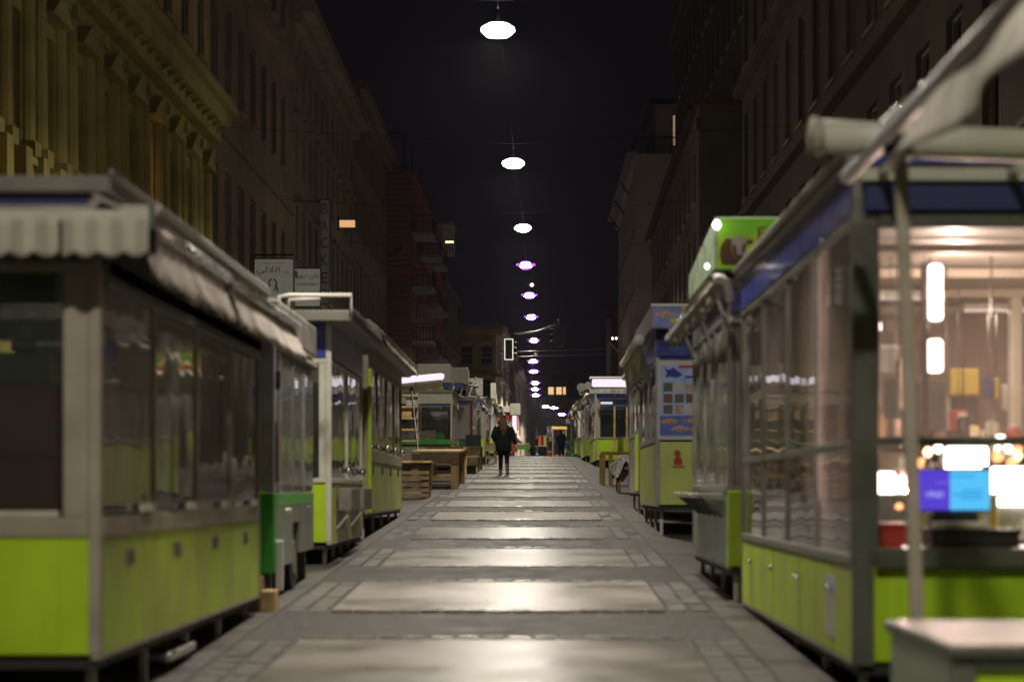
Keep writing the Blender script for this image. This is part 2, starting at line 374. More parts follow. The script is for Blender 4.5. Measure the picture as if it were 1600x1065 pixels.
# ------------------------------------------------------------------ buildings
WMESH = {}
def winmesh(w, h, fm):
    k = (round(w, 2), round(h, 2), fm.name)
    if k in WMESH: return WMESH[k]
    t = .07; f = MB()
    f.box((-w/2, .10, 0), (-w/2+t, .18, h)); f.box((w/2-t, .10, 0), (w/2, .18, h)); f.box((-w/2+t, .10, 0), (w/2-t, .18, t)); f.box((-w/2+t, .10, h-t), (w/2-t, .18, h))
    f.box((-.03, .12, t), (.03, .17, h-t)); f.box((-w/2+t, .125, h*.66), (-.03, .165, h*.66+.06)); f.box((.03, .125, h*.66), (w/2-t, .165, h*.66+.06))
    p = MB().box((-w/2+.02, .19, .02), (w/2-.02, .21, h-.02))
    s = MB().box((-w/2-.08, -.09, -.10), (w/2+.08, .10, -.005))
    out = []
    for mbx, nm, m in ((f, 'window', fm), (p, 'pane', M['winglass']), (s, 'sill', M['stucco_g'])):
        me = bpy.data.meshes.new(nm); me.from_pydata(mbx.v, [], mbx.f); me.materials.append(m)
        bm = bmesh.new(); bm.from_mesh(me); bmesh.ops.recalc_face_normals(bm, faces=bm.faces); bm.to_mesh(me); bm.free(); out.append(me)
    WMESH[k] = out; return out
def facade(name, label, p0, p1, z0, z1, depth, rows, pitch, win, first, wall, cornices=(), group=None, sill=True, lit=(), litmat=None, roofm=None, fm=None, roof_over=.5, skip=()):
    p0, p1 = Vector(p0), Vector(p1); L = (p1 - p0).length; ang = math.atan2(p1.y - p0.y, p1.x - p0.x)
    t = thing(name, label, 'building', (p0.x, p0.y, z0), group, ang); H = z1 - z0
    wl = MB(); T = .38; fm = fm or M['winframe']
    rows = sorted((a - z0, b - z0) for a, b in rows)
    n = int((L - first - win / 2 - .3) / pitch) + 1
    cx = [first + pitch * k for k in range(n)]
    z = 0
    for (a, b) in rows:
        wl.box((0, 0, z), (L, T, a)); e = 0
        for c in cx:
            wl.box((e, 0, a), (c - win / 2, T, b)); e = c + win / 2
        wl.box((e, 0, a), (L, T, b)); z = b
    wl.box((0, 0, z), (L, T, H))
    wl.box((0, T, 0), (L, depth, H))
    wl.build('wall', wall, t, local=True)
    for ri, (a, b) in enumerate(rows):
        me = winmesh(win, b - a, fm)
        for ci, c in enumerate(cx):
            if (ri, ci) in skip: continue
            w = bpy.data.objects.new('window', me[0]); COL.objects.link(w); w.parent = t; w.location = (c, 0, a)
            g = bpy.data.objects.new('pane', me[1]); COL.objects.link(g); g.parent = w
            if (ri, ci) in lit:
                d = me[1].copy(); d.materials.clear(); d.materials.append(litmat or M['warmglow']); g.data = d
            if sill:
                s = bpy.data.objects.new('sill', me[2]); COL.objects.link(s); s.parent = w
    for (a, b, pr) in cornices:
        MB().box((-.02, -pr, a - z0), (L + .02, -.003, b - z0)).build('cornice', wall, t, local=True)
    if roofm:
        o = roof_over
        MB().prism([(-.05, -o, H + .003), (-.05, depth * .5, H + depth * .38), (-.05, depth + .2, H + .003)], (L + .1, 0, 0)).build('roof', roofm, t, local=True)
        box('gutter', (-.05, -o - .12, H - .14), (L + .05, -o + .02, H - .002), M['iron'], t, local=True)
    return t, L, cx
XL = -8.5
# yellow ornate house on the left
t, L, cx = facade('town_house', 'ornate yellow stucco house with tall pilasters and heavy bracketed cornice, nearest on the left', (XL, 18), (XL, 57), -.9, 20, 10,
    [(5.5, 7.9), (11.0, 13.2), (15, 17)], 2.5, 1.1, 2.45, M['stucco_y'], [(4.35, 4.75, .35), (9.05, 9.35, .30), (9.35, 9.75, .55), (9.75, 9.95, .75), (14.2, 14.5, .3)], lit=((0, 11),), litmat=mat('dim amber pane', (.2, .1, .03), .4, emit=(1, .5, .15), es=.6))
for k, c in enumerate(cx):
    for s in (-1, 1):
        mb = MB(); x = c + s * .78
        mb.tube([(x, -.02, 5.75), (x, -.02, 8.55)], [.17, .145], 12)
        mb.box((x - .2, -.22, 8.55), (x + .2, -.004, 8.8)); mb.box((x - .22, -.24, 5.50), (x + .22, -.004, 5.78))
        mb.v = [(a, b, z + .9) for a, b, z in mb.v]
        mb.build('pilaster', M['stucco_y'], t, local=True)
    mb = MB().prism([(c - .85, -.30, 8.15 + .9), (c + .85, -.30, 8.15 + .9), (c, -.30, 8.62 + .9)], (0, .296, 0)); mb.build('pediment', M['stucco_y'], t, local=True)
    for j in range(3):
        x = c - .8 + j * .8
        MB().prism([(x - .11, -.004, 9.3 + .65), (x - .11, -.5, 9.62 + .65), (x - .11, -.5, 9.8 + .44), (x - .11, -.004, 9.8 + .44)], (.22, 0, 0)).build('bracket', M['stucco_y'], t, local=True)
    for j in range(2):   # parapet of the balcony: pedestals and panels
        x = c - .62 + j * 1.24
        box('pedestal', (x - .22, -.42, 5.66), (x + .22, -.004, 6.38), M['stucco_y'], t, local=True)
    mb = MB()
    mb.box((c - .40, -.30, 5.66), (c + .40, -.12, 5.80)); mb.box((c - .40, -.32, 6.22), (c + .40, -.10, 6.34))
    for j in range(4): mb.tube([(c - .30 + j * .2, -.21, 5.80), (c - .30 + j * .2, -.21, 6.0), (c - .30 + j * .2, -.21, 6.22)], [.05, .085, .05], 8)
    mb.build('balustrade', M['stucco_y'], t, local=True)
    mb = MB(); zz = 10.9
    for j in range(6):
        a = c - 1.1 + j * .42; mb.tube([(a, -.35, zz + .0), (a, -.40, zz + .22), (a, -.3, zz + .42)], [.14, .17, .10], 8)
    mb.build('scroll_frieze', M['stucco_y'], t, local=True)
t, L, cx = facade('town_house', 'plain dark brown house with evenly spaced tall windows behind the Arabic signboard', (XL, 57.1), (XL, 76.4), -.2, 21, 10,
    [(5.8, 8.75), (10.9, 13.4), (15.5, 17.8)], 2.62, 1.25, .75, M['stucco_b'], [(9.6, 9.85, .12), (14.2, 14.6, .3)])
t, L, cx = facade('town_house', 'grey beige house with a projecting cornice and hooded windows behind the vertical sign', (XL, 76.5), (XL, 102), .4, 17.2, 10,
    [(5.2, 6.9), (8.3, 10.2), (11.4, 13.2), (14.2, 15.6)], 2.3, .95, 1.4, M['stucco_g'], [(7.5, 7.7, .12), (16.4, 16.8, .35), (16.8, 17.25, .75)])
for c in cx:
    for zz in (7.05, 10.35, 13.35):
        box('window_hood', (c - .65, -.2, zz - .4), (c + .65, -.004, zz - .25), M['stucco_g'], t, local=True)
t, L, cx = facade('town_house', 'tall brown house with close rows of narrow windows, before the red brick gable', (XL, 102.1), (XL, 125.4), 1.3, 19.2, 10,
    [(5.0, 7.4), (8.6, 11.0), (12.2, 14.6), (15.6, 17.6)], 1.75, .85, .9, M['stucco_b'], [(18.4, 18.8, .3), (18.8, 19.25, .6)])
# brick house with gable wall and balconies
t, L, cx = facade('brick_house', 'red brick building with a painted gable wall and stacked balconies on its street side', (-7.15, 126), (-7.15, 168), 1.5, 18.6, 11,
    [(4.0, 6.2), (7.2, 9.4), (10.4, 12.6), (13.6, 15.8)], 4.2, 1.6, 2.2, M['brick'], [(6.5, 6.75, .05), (18.2, 18.6, .2)])
for (zz, c) in [(a, b) for b in (2.3, 11.2, 20.0) for a in ((15.0, 11.85, 8.7, 5.55) if b != 11.2 else (14.7, 11.55, 8.4, 5.25))]:
    bb = MB().box((c - 1.6, -1.25, zz - 1.5 - .22), (c + 1.6, -.01, zz - 1.5)).build('balcony', M['concrete'], t, local=True)
    mb = MB()
    mb.box((c - 1.6, -1.24, zz - .55), (c + 1.6, -1.19, zz - .50))
    for s in (-1, 1): mb.box((c + s * 1.58 - .02, -1.19, zz - .55), (c + s * 1.58 + .02, -.02, zz - .50))
    for j in range(17): mb.box((c - 1.58 + j * .1975 - .012, -1.23, zz - 1.5), (c - 1.58 + j * .1975 + .012, -1.206, zz - .55))
    for s in (-1, 1):
        for j in range(6): mb.box((c + s * 1.58 - .012, -1.1 + j * .2, zz - 1.5), (c + s * 1.58 + .012, -1.076 + j * .2, zz - .55))
    mb.build('railing', M['iron'], bb, local=True)
mb = MB()
for a in (0.4, 3.0): mb.box((.05, a - .04, 17.1), (.13, a + .04, 19.2))
mb.box((.05, .4, 19.1), (.13, 3.0, 19.2)); mb.box((.05, .36, 19.1), (8, .44, 19.2)); mb.box((7.92, .36, 17.1), (8, .44, 19.1))
mb.build('terrace_frame', M['iron'], t, local=True)
paint = mat('white gable paint', (.32, .24, .2), .9)
def gable(u, v): p = px(u, v, 125.96); return (p.x, p.y, p.z)
mb = MB(); arc = [gable(600 + 32 * math.sin(a), 382 + 22 * math.cos(a)) for a in frange(-.1, 1.75, 10)]
mb.tube(arc, .09, 6); mb.build('painted_smile', paint, t)
for k, (u, v) in enumerate([(618, 462), (616, 476), (624, 487), (617, 500), (626, 512)]):
    mb = MB(); pts = [gable(u - 8 + j * 2.4, v + 3 * math.sin(j * 2.1 + k) - j * .5) for j in range(8)]
    mb.tube(pts, .035, 5); mb.build('painted_scrawl', paint, t)
box('painted_band', (-8.55, 125.93, 11.6), (-7.14, 125.995, 11.95), M['stucco_r'], t); box('painted_band', (-8.55, 125.93, 7.9), (-7.14, 125.995, 8.3), M['stucco_r'], t)
t, L, cx = facade('town_house', 'plain dark grey house beyond the brick balconies', (-7.15, 168.2), (-6.75, 192), 1.8, 16.6, 10, [(5, 7), (8.4, 10.4), (11.8, 13.8)], 3, 1.1, 1.5, M['stucco_d'], [(16.2, 16.6, .3)])
# lit roof terrace
t = thing('roof_terrace', 'small lit rooftop terrace glowing above the balconies', 'roof terrace', px(695, 393, 166))
a = px(686, 393, 166); b = px(708, 393, 166)
box('floor_slab', a, b + Vector((0, 4, .3)), M['concrete'], t); box('wall', (a.x, a.y + 3.4, a.z + .3), (b.x, a.y + 3.9, a.z + 2.0), M['render_w'], t)
box('roof', (a.x - .1, a.y - .3, a.z + 2.0), (b.x + .1, a.y + 4.2, a.z + 2.2), M['concrete'], t)
for k in range(5):
    q = MB().loft([(a.x + .55 + .13 * k, a.y - .05, a.z + .72 - .06, .02, .02), (a.x + .55 + .13 * k, a.y - .05, a.z + .72, .06, .06), (a.x + .55 + .13 * k, a.y - .05, a.z + .80, .02, .02)], 8).build('bulb', M['orangeglow'], t)
box('rail', (a.x, a.y - .06, a.z + .84), (b.x, a.y - .02, a.z + .88), M['iron'], t)
for k in range(4): box('post', (a.x + k * (b.x - a.x - .06) / 3, a.y - .05, a.z + .303), (a.x + k * (b.x - a.x - .06) / 3 + .05, a.y - .01, a.z + 2.0), M['frame_pale'], t)
# ornate corner house past the crossing (street bends right beyond it)
def far_house(label, p0, p1, z0, z1, wall, rows, pitch, win, corn, depth=12):
    return facade('town_house', label, p0, p1, z0, z1, depth, rows, pitch, win, pitch * .6, wall, corn)
t, L, cx = facade('town_house', 'pale ornate corner house with hooded windows beyond the traffic lights', (-3.6, 205), (-2.0, 300), 2, 15.4, 9,
    [(3.6, 6.0), (8.0, 10.4), (11.8, 13.4)], 3.4, 1.3, 2.2, M['stucco_far'], [(6.6, 7.0, .3), (10.9, 11.2, .25), (14.4, 14.8, .5), (14.8, 15.4, .95)])
q = t
wl = MB(); zz = [(6.0, 8.4), (11.0, 13.4)]
wl.box((-9.6, 204.4, 2), (-3.65, 204.8, 8.0)); wl.box((-9.6, 204.4, 10.4), (-3.65, 204.8, 11.8)); wl.box((-9.6, 204.4, 13.5), (-3.65, 204.8, 15.4))
xx = [(-9.6, -8.8), (-7.7, -6.9), (-5.8, -5.0), (-3.95, -3.65)]
for a, b in xx:
    for c, d in ((8.0, 10.4), (11.8, 13.5)): wl.box((a, 204.4, c), (b, 204.8, d))
wl.build('wall', M['stucco_y'], q)
for k in range(3):
    x0, x1 = xx[k][1], xx[k + 1][0]
    for c, d in ((8.0, 10.4), (11.8, 13.5)):
        w = box('window', (x0, 204.62, c), (x1, 204.7, d), M['winframe'], q); box('pane', (x0 + .08, 204.58, c + .08), (x1 - .08, 204.615, d - .08), M['winglass'], w)
        cxx = (x0 + x1) / 2
        MB().tube([(cxx - .8, 204.33, d + .1), (cxx - .4, 204.33, d + .4), (cxx + .4, 204.33, d + .4), (cxx + .8, 204.33, d + .1)], .1, 6).build('window_hood', M['stucco_y'], q)
for a, b, p in ((10.6, 10.9, .3), (14.6, 14.95, .5), (14.95, 15.4, .9)): box('cornice', (-9.6, 204.395 - p, a), (-3.0, 204.395, b), M['stucco_y'], q)
far_house('dark reddish house closing the left side at the far end', (-2.0, 300.5), (.2, 338), 2, 15.4, M['stucco_far'], [(5, 7), (9, 11)], 3, 1.1, [(14.6, 15.2, .4)])
# end of the street
t, L, cx = facade('town_house', 'broad grey house with lit attic windows closing the end of the street', (-4, 342), (16, 342), 2.2, 14.4, 12,
    [(4.5, 6.6), (8.0, 10.2), (11.2, 13.0)], 2.4, 1.1, 1.6, M['stucco_far'], [(7.2, 7.5, .2), (13.9, 14.4, .4)])
rf = MB().prism([(-4, 341.6, 14.41), (16, 341.6, 14.41), (15, 345, 18.2), (-3, 345, 18.2)], (0, 8, 0)).build('roof', M['roof'], t)
for k, u in enumerate((861, 873.5, 882)):
    wdt = .42 if k < 2 else .2
    a = px(u, 608, 341.2); z0, z1 = a.z - .75, a.z + .7
    y0 = 341.5 + (z0 - 14.41) * .897; y1 = 341.5 + (z1 - 14.41) * .897
    f = MB().hexa([(a.x - wdt - .12, y0 - .15, z0 - .1), (a.x + wdt + .12, y0 - .15, z0 - .1), (a.x + wdt + .12, y0 + .3, z0 - .1), (a.x - wdt - .12, y0 + .3, z0 - .1),
                   (a.x - wdt - .12, y1 - .15, z1 + .1), (a.x + wdt + .12, y1 - .15, z1 + .1), (a.x + wdt + .12, y1 + .3, z1 + .1), (a.x - wdt - .12, y1 + .3, z1 + .1)]).build('attic_window', M['winframe'], t)
    MB().hexa([(a.x - wdt, y0 - .20, z0), (a.x + wdt, y0 - .20, z0), (a.x + wdt, y0 - .16, z0), (a.x - wdt, y0 - .16, z0),
               (a.x - wdt, y1 - .20, z1), (a.x + wdt, y1 - .20, z1), (a.x + wdt, y1 - .16, z1), (a.x - wdt, y1 - .16, z1)]).build('pane', M['warmglow'], f)
# right side
t, L, cx = facade('town_house', 'tall dark house nearest on the right with deep window reveals above the lit stall', (6.5, 68), (6.5, 16), -1, 20.5, 10,
    [(4.9, 7.4), (8.9, 11.6), (13, 15.6)], 2.75, 1.3, 1.3, M['stucco_d'], [(4.0, 4.3, .3), (8.2, 8.5, .25), (12.2, 12.5, .3), (19.8, 20.4, .8)])
t, L, cx = facade('town_house', 'lower brown house with a red tiled eave and blank gable wall', (6.1, 113), (5.58, 73.7), .4, 13.0, 1.45,
    [(4.2, 6.0), (7.2, 9.0), (10.0, 11.8)], 3.2, 1.1, 1.6, M['stucco_d'], [(12.2, 12.6, .1)], roofm=M['tile'], roof_over=.25)
t, L, cx = facade('town_house', 'tall plain house rising behind the tiled eave', (7.63, 118), (7.63, 73.9), .8, 24.6, 9,
    [(14, 16), (17.4, 19.4), (20.6, 22.6)], 2.6, 1.0, 1.4, M['stucco_d'], [(23.7, 24.1, .2), (24.1, 24.6, .45)])
t, L, cx = facade('town_house', 'pale rendered house with a railed roof terrace on the right, far down the street', (6.25, 162), (6.0, 129), 1.8, 19.9, 9,
    [(5, 7), (8.5, 10.5), (12, 14), (15.5, 17.5)], 3, 1.1, 1.5, M['render_w'], [(19.3, 19.6, .25)], skip=())
t['label'] = 'pale rendered house with a railed roof terrace on the right, far down the street'
mb = MB(); mb.prism([(5.45, 128.7, 19.9), (6.1, 128.7, 20.15), (6.1, 128.7, 19.92)], (0, 33, 0)); mb.build('eave', M['concrete'], t)
mb = MB()
mb.box((5.9, 129.0, 20.85), (9.0, 129.06, 20.92)); mb.box((5.9, 129.06, 20.85), (5.96, 150, 20.92))
for k in range(29): mb.box((5.92 + k * .11, 129.02, 19.92), (5.945 + k * .11, 129.045, 20.85))
for k in range(30): mb.box((5.91, 129.6 + k * .7, 19.92), (5.935, 129.625 + k * .7, 20.85))
mb.build('railing', M['iron'], t)
box('setback_storey', (7.3, 131, 19.92), (13, 140, 23.2), M['render_w'], t); box('roof', (6.9, 130.6, 23.2), (13.3, 140.3, 23.45), M['iron'], t)
w = box('window', (8.28, 130.9, 20.6), (9.0, 130.985, 22.6), M['winframe'], t); box('pane', (8.34, 130.86, 20.7), (8.94, 130.895, 22.5), M['warmdim'], w)
for k in range(3):
    y = 140 + k * 9; MB().beam((5.5, y, 19.75), (6.15, y, 18.9), .1).build('eave_strut', M['iron'], t)
far_house('plain dark house on the right beyond the terrace house', (9.0, 260), (5.9, 168), 2, 14, M['stucco_d'], [(5, 7), (9, 11)], 3, 1.1, [(13.2, 13.8, .4)])
# small dark sill flag bracket with two tiny lights on the far right house
t = thing('wall_lantern', 'small bracket with two tiny white lights high on the far right house', 'lantern', px(957, 535, 150))
p = px(957, 536, 150)
MB().beam(p + Vector((.75, 0, -.9)), p + Vector((-.3, 0, .1)), .12).build('bracket', M['wood_yellow'], t)
for k in range(2): MB().loft([(p.x + .25 * k, p.y - .1, p.z + .25, .03, .03), (p.x + .25 * k, p.y - .1, p.z + .32, .08, .08), (p.x + .25 * k, p.y - .1, p.z + .4, .03, .03)], 8).build('bulb', M['whiteglow'], t)
# ------------------------------------------------------------------ street lamps on their wires
LS = [(778, 47, 36), (802, 255, 54.3), (817, 356, 72.2), (821.5, 414, 89), (827, 461, 108), (830, 495, 123), (834, 531.5, 143), (833, 564, 165), (834, 580, 184),
      (836, 598, 204), (836, 607.5, 222), (837, 617, 240), (853, 635, 278), (866, 637, 290), (878, 647, 305)]
LPOS = [px(u, v, d) for u, v, d in LS]
LPOS = [Vector((-.55, 18.0, gprof(18) + 7.94)), Vector((-.4, 2.5, gprof(2.5) + 7.94)), Vector((-.5, -18.0, gprof(-18) + 7.94))] + LPOS
def make_lamp(loc, label, far=False, light=True, r=.275):
    t = thing('street_lamp', label, 'street lamp', loc, 'street lamps hung over the aisle')
    x, y, z = loc
    MB().loft([(x, y, z - .12, .10, .10), (x, y, z - .10, r * .68, r * .68), (x, y, z - .02, r, r), (x, y, z + .03, r * .97, r * .97), (x, y, z + .09, r * .62, r * .62)], 24).build('bowl', M['lampglow'], t, smooth=True)
    if far: MB().loft([(x, y, z - .035, r * 1.01, r * 1.01), (x, y, z - .02, r * 1.42, r * 1.42), (x, y, z + .04, r * 1.42, r * 1.42), (x, y, z + .05, r * 1.0, r * 1.0)], 24).build('rim', M['fringe_glow'], t, smooth=True)  # violet glow added round far lamps to imitate lens colour fringing
    if far:
        MB().loft([(x, y, z - .19, r * .35, r * .35), (x, y, z - .15, r * .75, r * .75), (x, y, z - .125, r * .7, r * .7)], 20).build('under_fringe', M['fringe_glow'], t, smooth=True)
        MB().loft([(x, y, z + .095, r * .7, r * .7), (x, y, z + .13, r * .6, r * .6), (x, y, z + .165, r * .3, r * .3)], 20).build('upper_fringe', M['fringe_glow'], t, smooth=True)
    MB().loft([(x, y, z + (.17 if far else .093), r * .5, r * .5), (x, y, z + (.18 if far else .12), r * .3, r * .3), (x, y, z + (.22 if far else .16), .025, .025), (x, y, z + .34, .02, .02)], 16).build('cap', M['iron'], t, smooth=True)
    tube('hook', [(x, y, z + .34), (x, y, z + .46)], .012, M['iron'], t, 6)
    if light:
        ld = bpy.data.lights.new('lamp_light', 'AREA'); ld.shape = 'DISK'; ld.size = .5; ld.energy = LAMP_W * (2.6 if y > 170 else 1); ld.color = LAMP_COL; ld.spread = R(165)
        lo = bpy.data.objects.new('lamp_light', ld); COL.objects.link(lo); lo.parent = t; lo.location = (0, 0, -.215 if far else -.16)
names = ['overhead street lamp just above the near stalls, out over the aisle', 'overhead street lamp above the camera end of the aisle', 'overhead street lamp behind the near stalls',
    'largest and highest lit street lamp, alone at the top of the picture', 'second lit street lamp down from the top of the row', 'third lit street lamp from the top, beside the dark brick house roofs',
    'fourth lit street lamp from the top', 'fifth lit street lamp down, just under a tiny red light', 'sixth lit street lamp down, above the traffic lights', 'lit lamp just below the arched cable between the traffic lights',
    'lit lamp just under the two horizontal wires', 'lit lamp two below the horizontal wires', 'first of the three lit lamps crowded together low in the row', 'middle of the three lit lamps crowded together low in the row',
    'lowest of the three lit lamps crowded above the end house eave', 'left of the three lamps before the end house wall', 'middle of the three lamps before the end house wall', 'right and lowest of the three lamps before the end house wall']
for k, p in enumerate(LPOS):
    d = p.y; make_lamp(p, names[k], far=d > 80, light=True, r=.275 if d < 150 else .30 + (d - 150) * .0012)
# carrying wires: one along the row, one across the street at every lamp
def sag(a, b, s, n=10): return [a.lerp(b, k / n) - Vector((0, 0, s * 4 * (k / n) * (1 - k / n))) for k in range(n + 1)]
t = thing('lamp_cable', 'thin cable running along the row of street lamps', 'cable', LPOS[2] + Vector((0, 0, .46)))
o_ = sorted(LPOS, key=lambda p: p.y)
pts = []
for a, b in zip(o_[:13], o_[1:14]): pts += sag(a + Vector((0, 0, .46)), b + Vector((0, 0, .46)), .10, 6)[:-1]
tube('cable', pts, .004, M['wire'], t, 5)
for p in o_[2:9]:
    xr = 6.45 if p.y < 68 else 5.7 if p.y < 113 else 7.6
    xl = XL if p.y < 125 else -7.1
    t = thing('span_wire', 'thin span wire carrying the lamp %s' % {18: 'over the near stalls', 36: 'at the top of the picture', 54: 'second from the top', 72: 'third from the top', 89: 'fourth from the top', 108: 'fifth from the top', 123: 'above the traffic lights'}.get(round(p.y), 'over the aisle'), 'wire', (xl, p.y, p.z + .9), 'span wires across the street')
    c = p + Vector((0, 0, .48)); tube('wire', [Vector((xl + .02, p.y, p.z + .95)), c, Vector((xr - .02, p.y, p.z + .95))], .005, M['wire'], t, 5)
# red dot light high up
t = thing('warning_light', 'tiny red light hanging above the fifth street lamp', 'light', px(831, 445, 118)); p = px(831, 445, 118)
MB().loft([(p.x, p.y, p.z - .09, .05, .05), (p.x, p.y, p.z, .12, .12), (p.x, p.y, p.z + .09, .05, .05)], 10).build('bulb', emis('red white glow', (1, .5, .5), 4), t, smooth=True)
tube('cord', [p + Vector((0, 0, .09)), p + Vector((0, 0, 1.2))], .01, M['iron'], t, 5)
# ------------------------------------------------------------------ traffic lights hung over the crossing
def traffic(u0, v0, u1, v1, d, side, label, bright):
    a = px(u0, v1, d); b = px(u1, v0, d); cx, cz = (a.x + b.x) / 2, (a.z + b.z) / 2
    t = thing('traffic_light', label, 'traffic light', (cx, d, b.z), 'hanging traffic lights')
    w, h = (b.x - a.x) / 2, (b.z - a.z) / 2
    box('backboard', (cx - w * .78, d, cz - h * .92), (cx + w * .78, d + .03, cz + h * .92), M['black'], t)
    f = MB()
    f.box((cx - w, d - .03, cz - h), (cx - w * .8, d + .02, cz + h)); f.box((cx + w * .8, d - .03, cz - h), (cx + w, d + .02, cz + h))
    f.box((cx - w * .8, d - .03, cz + h * .93), (cx + w * .8, d + .02, cz + h)); f.box((cx - w * .8, d - .03, cz - h), (cx + w * .8, d + .02, cz - h * .93))
    f.build('border', bright, t)
    box('signal_body', (cx - w * .5, d + .032, cz - h * .85), (cx + w * .5, d + .3, cz + h * .85), M['black'], t)
    for k in (-1, 0, 1):
        z = cz + k * h * .55
        v = MB()
        for q in range(7):
            g = math.pi * q / 6
        v.tube([(cx + side * w * .9, d + .2, z), (cx + side * w * 1.7, d + .2, z - .02)], [.12, .11], 10, cap=False); v.build('visor', M['black'], t, solid=.01)
    tube('hanger', [(cx, d + .1, cz + h), (cx, d + .1, cz + h + .35)], .03, M['steel_dull'], t, 6)
    return t
tb = mat('signal border glow', (.55, .55, .40), .5, emit=(1, 1, .7), es=1.0)  # emission added to the border so it stands out pale
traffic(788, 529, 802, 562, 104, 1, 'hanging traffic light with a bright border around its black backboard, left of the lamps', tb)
traffic(865, 509, 881, 542, 104, -1, 'hanging traffic light with a dull dark border, right of the lamps', M['frame_dark'])
t = thing('arched_cable', 'bright arched cable slung between the two hanging traffic lights', 'cable', px(808, 521, 104))
tube('cable', [px(u, v, 104) for u, v in ((803, 520.5), (812, 521.5), (824, 520), (836, 518), (850, 514), (860, 510), (869, 507))], .04, mat('white cable sleeve', (.8, .78, .72), .4), t, 8)
for v0, v1, nm in ((551, 545, 'upper of the two horizontal wires under the traffic lights'), (559, 553, 'lower of the two horizontal wires under the traffic lights')):
    a, b = px(618, v0 + 4, 104.5), px(1012, v1 - 2, 104.5); t = thing('tram_wire', nm, 'wire', a, 'wires across the crossing')
    tube('wire', [a, b], .016, M['steel_dull'], t, 6)
t = thing('wire_insulator', 'small white insulator between the horizontal wires', 'insulator', px(837, 553, 104.5)); p = px(837, 553.5, 104.5)
MB().tube([p - Vector((.1, 0, 0)), p, p + Vector((.1, 0, 0))], [.04, .07, .04], 8).build('body', M['white'], t, smooth=True)
# ------------------------------------------------------------------ signs on the left house fronts
def panel_sign(name, label, u0, v0, u1, v1, d, face, rim, th=.12):
    a, b = px(u0, v1, d), px(u1, v0, d); t = thing(name, label, 'sign', (a.x, d, a.z))
    box('board', a, b + Vector((0, th, 0)), face, t)
    r = .035; f = MB()
    f.box((a.x - r, d - .015, a.z - r), (a.x, d + th + .01, b.z + r)); f.box((b.x, d - .015, a.z - r), (b.x + r, d + th + .01, b.z + r))
    f.box((a.x, d - .015, b.z), (b.x, d + th + .01, b.z + r)); f.box((a.x, d - .015, a.z - r), (b.x, d + th + .01, a.z)); f.build('border', rim, t)
    return t
def ink(body, m, t, u, v, d, wpx, hpx, name='lettering'): 
    p = px(u, v, d); return text(body, m, t, p.x, p.z, d - .008, wpx * d / F if wpx else None, hpx * d / F, name)
t = panel_sign('shop_sign', 'square white projecting sign with red Arabic writing and a small arch emblem', 398, 405, 458, 466, 66, M['signface'], M['frame_dark'])
ink('\uFE95\uFE8E\uFEF3\uFEEE\uFEE0\uFEA3 \uFEE2\uFECC\uFEC4\uFEE3', M['iron'], t, 425, 411, 66, 40, 4)
ink('\uFEF2\uFEDF\uFEFC\uFEDF\uFE8D', M['maroon'], t, 419, 423, 66, 36, 14)
ink('\uFE93\uFEAE\uFEEB\uFEAF', M['maroon'], t, 446, 425, 66, 11, 5)
for s in (-1, 1):
    MB().tube([px(426 + s * 2, 435, 65.98), px(426 + s * 6, 441, 65.98), px(426 + s * 6, 448, 65.98), px(426 + s * 2, 454, 65.98)], .022, 5).build('emblem_arch', M['cow'], t)
    MB().tube([px(426 + s * 3, 445, 65.98), px(426 + s * 7, 450, 65.98), px(426 + s * 8, 456, 65.98)], .02, 5).build('emblem_arch', M['cow'], t)
MB().beam((XL, 66.06, px(0, 404, 66).z + .12), (px(458, 0, 66).x, 66.06, px(0, 404, 66).z + .12), .05).build('bracket', M['iron'], t)
t = panel_sign('shop_sign', 'white board with dark Arabic lettering above dark red capitals', 461, 420, 500, 478, 77, M['signface'], M['frame_dark'])
ink('\uFEAD\uFEEE\uFEE8\uFE97 \uFEE5\uFE8E\uFEE7', M['iron'], t, 480, 431.5, 77, 34, 10)
ink('TANDORI BROT', M['iron'], t, 480, 444, 77, 35, 3.6)
ink('DITOREI', M['maroon'], t, 480, 458, 77, 39, 7)
t = panel_sign('vertical_sign', 'tall narrow white sign spelling BÄCKER downwards in dark red letters', 501, 313, 514.5, 474, 85, M['signdim'], M['frame_dark'], .15)
for ch, v, h in (('B', 326, 17), ('Ä', 351, 20), ('C', 379, 17), ('K', 406, 17), ('E', 434, 17), ('R', 460, 16)): ink(ch, M['maroon'], t, 507, v, 85, 10, h, 'letter')
MB().beam((XL, 85.08, px(0, 315, 85).z), (px(500, 0, 85).x, 85.08, px(0, 315, 85).z), .06).build('bracket', M['iron'], t)
MB().beam(px(461, 315, 76.6), px(500, 315, 84.9), .04).build('stay', M['iron'], t)
# wall lamp with warm glow
t = thing('wall_lamp', 'small box wall lamp glowing orange on the brown house', 'wall lamp', px(528, 350, 94)); p = px(541, 349, 94)
box('shade', p + Vector((-.35, 0, -.14)), p + Vector((.36, .25, .14)), mat('warm lamp box', (.8, .6, .4), .5, emit=(1, .55, .25), es=.75), t); box('arm', p + Vector((-.52, .05, -.2)), p + Vector((-.36, .15, -.12)), M['iron'], t)
box('back_plate', (XL + .003, p.y - .1, p.z - .3), (XL + .08, p.y + .3, p.z + .3), M['iron'], t); MB().beam((XL + .08, p.y + .1, p.z - .16), (p.x - .36, p.y + .1, p.z - .16), .06).build('stem', M['iron'], t)
ld = bpy.data.lights.new('lamp_light', 'POINT'); ld.energy = 12; ld.color = (1, .5, .2); ld.shadow_soft_size = .1
lo = bpy.data.objects.new('lamp_light', ld); COL.objects.link(lo); lo.parent = t; lo.location = (p.x - .62 - t.location.x, -.12, p.z + .25 - t.location.z)
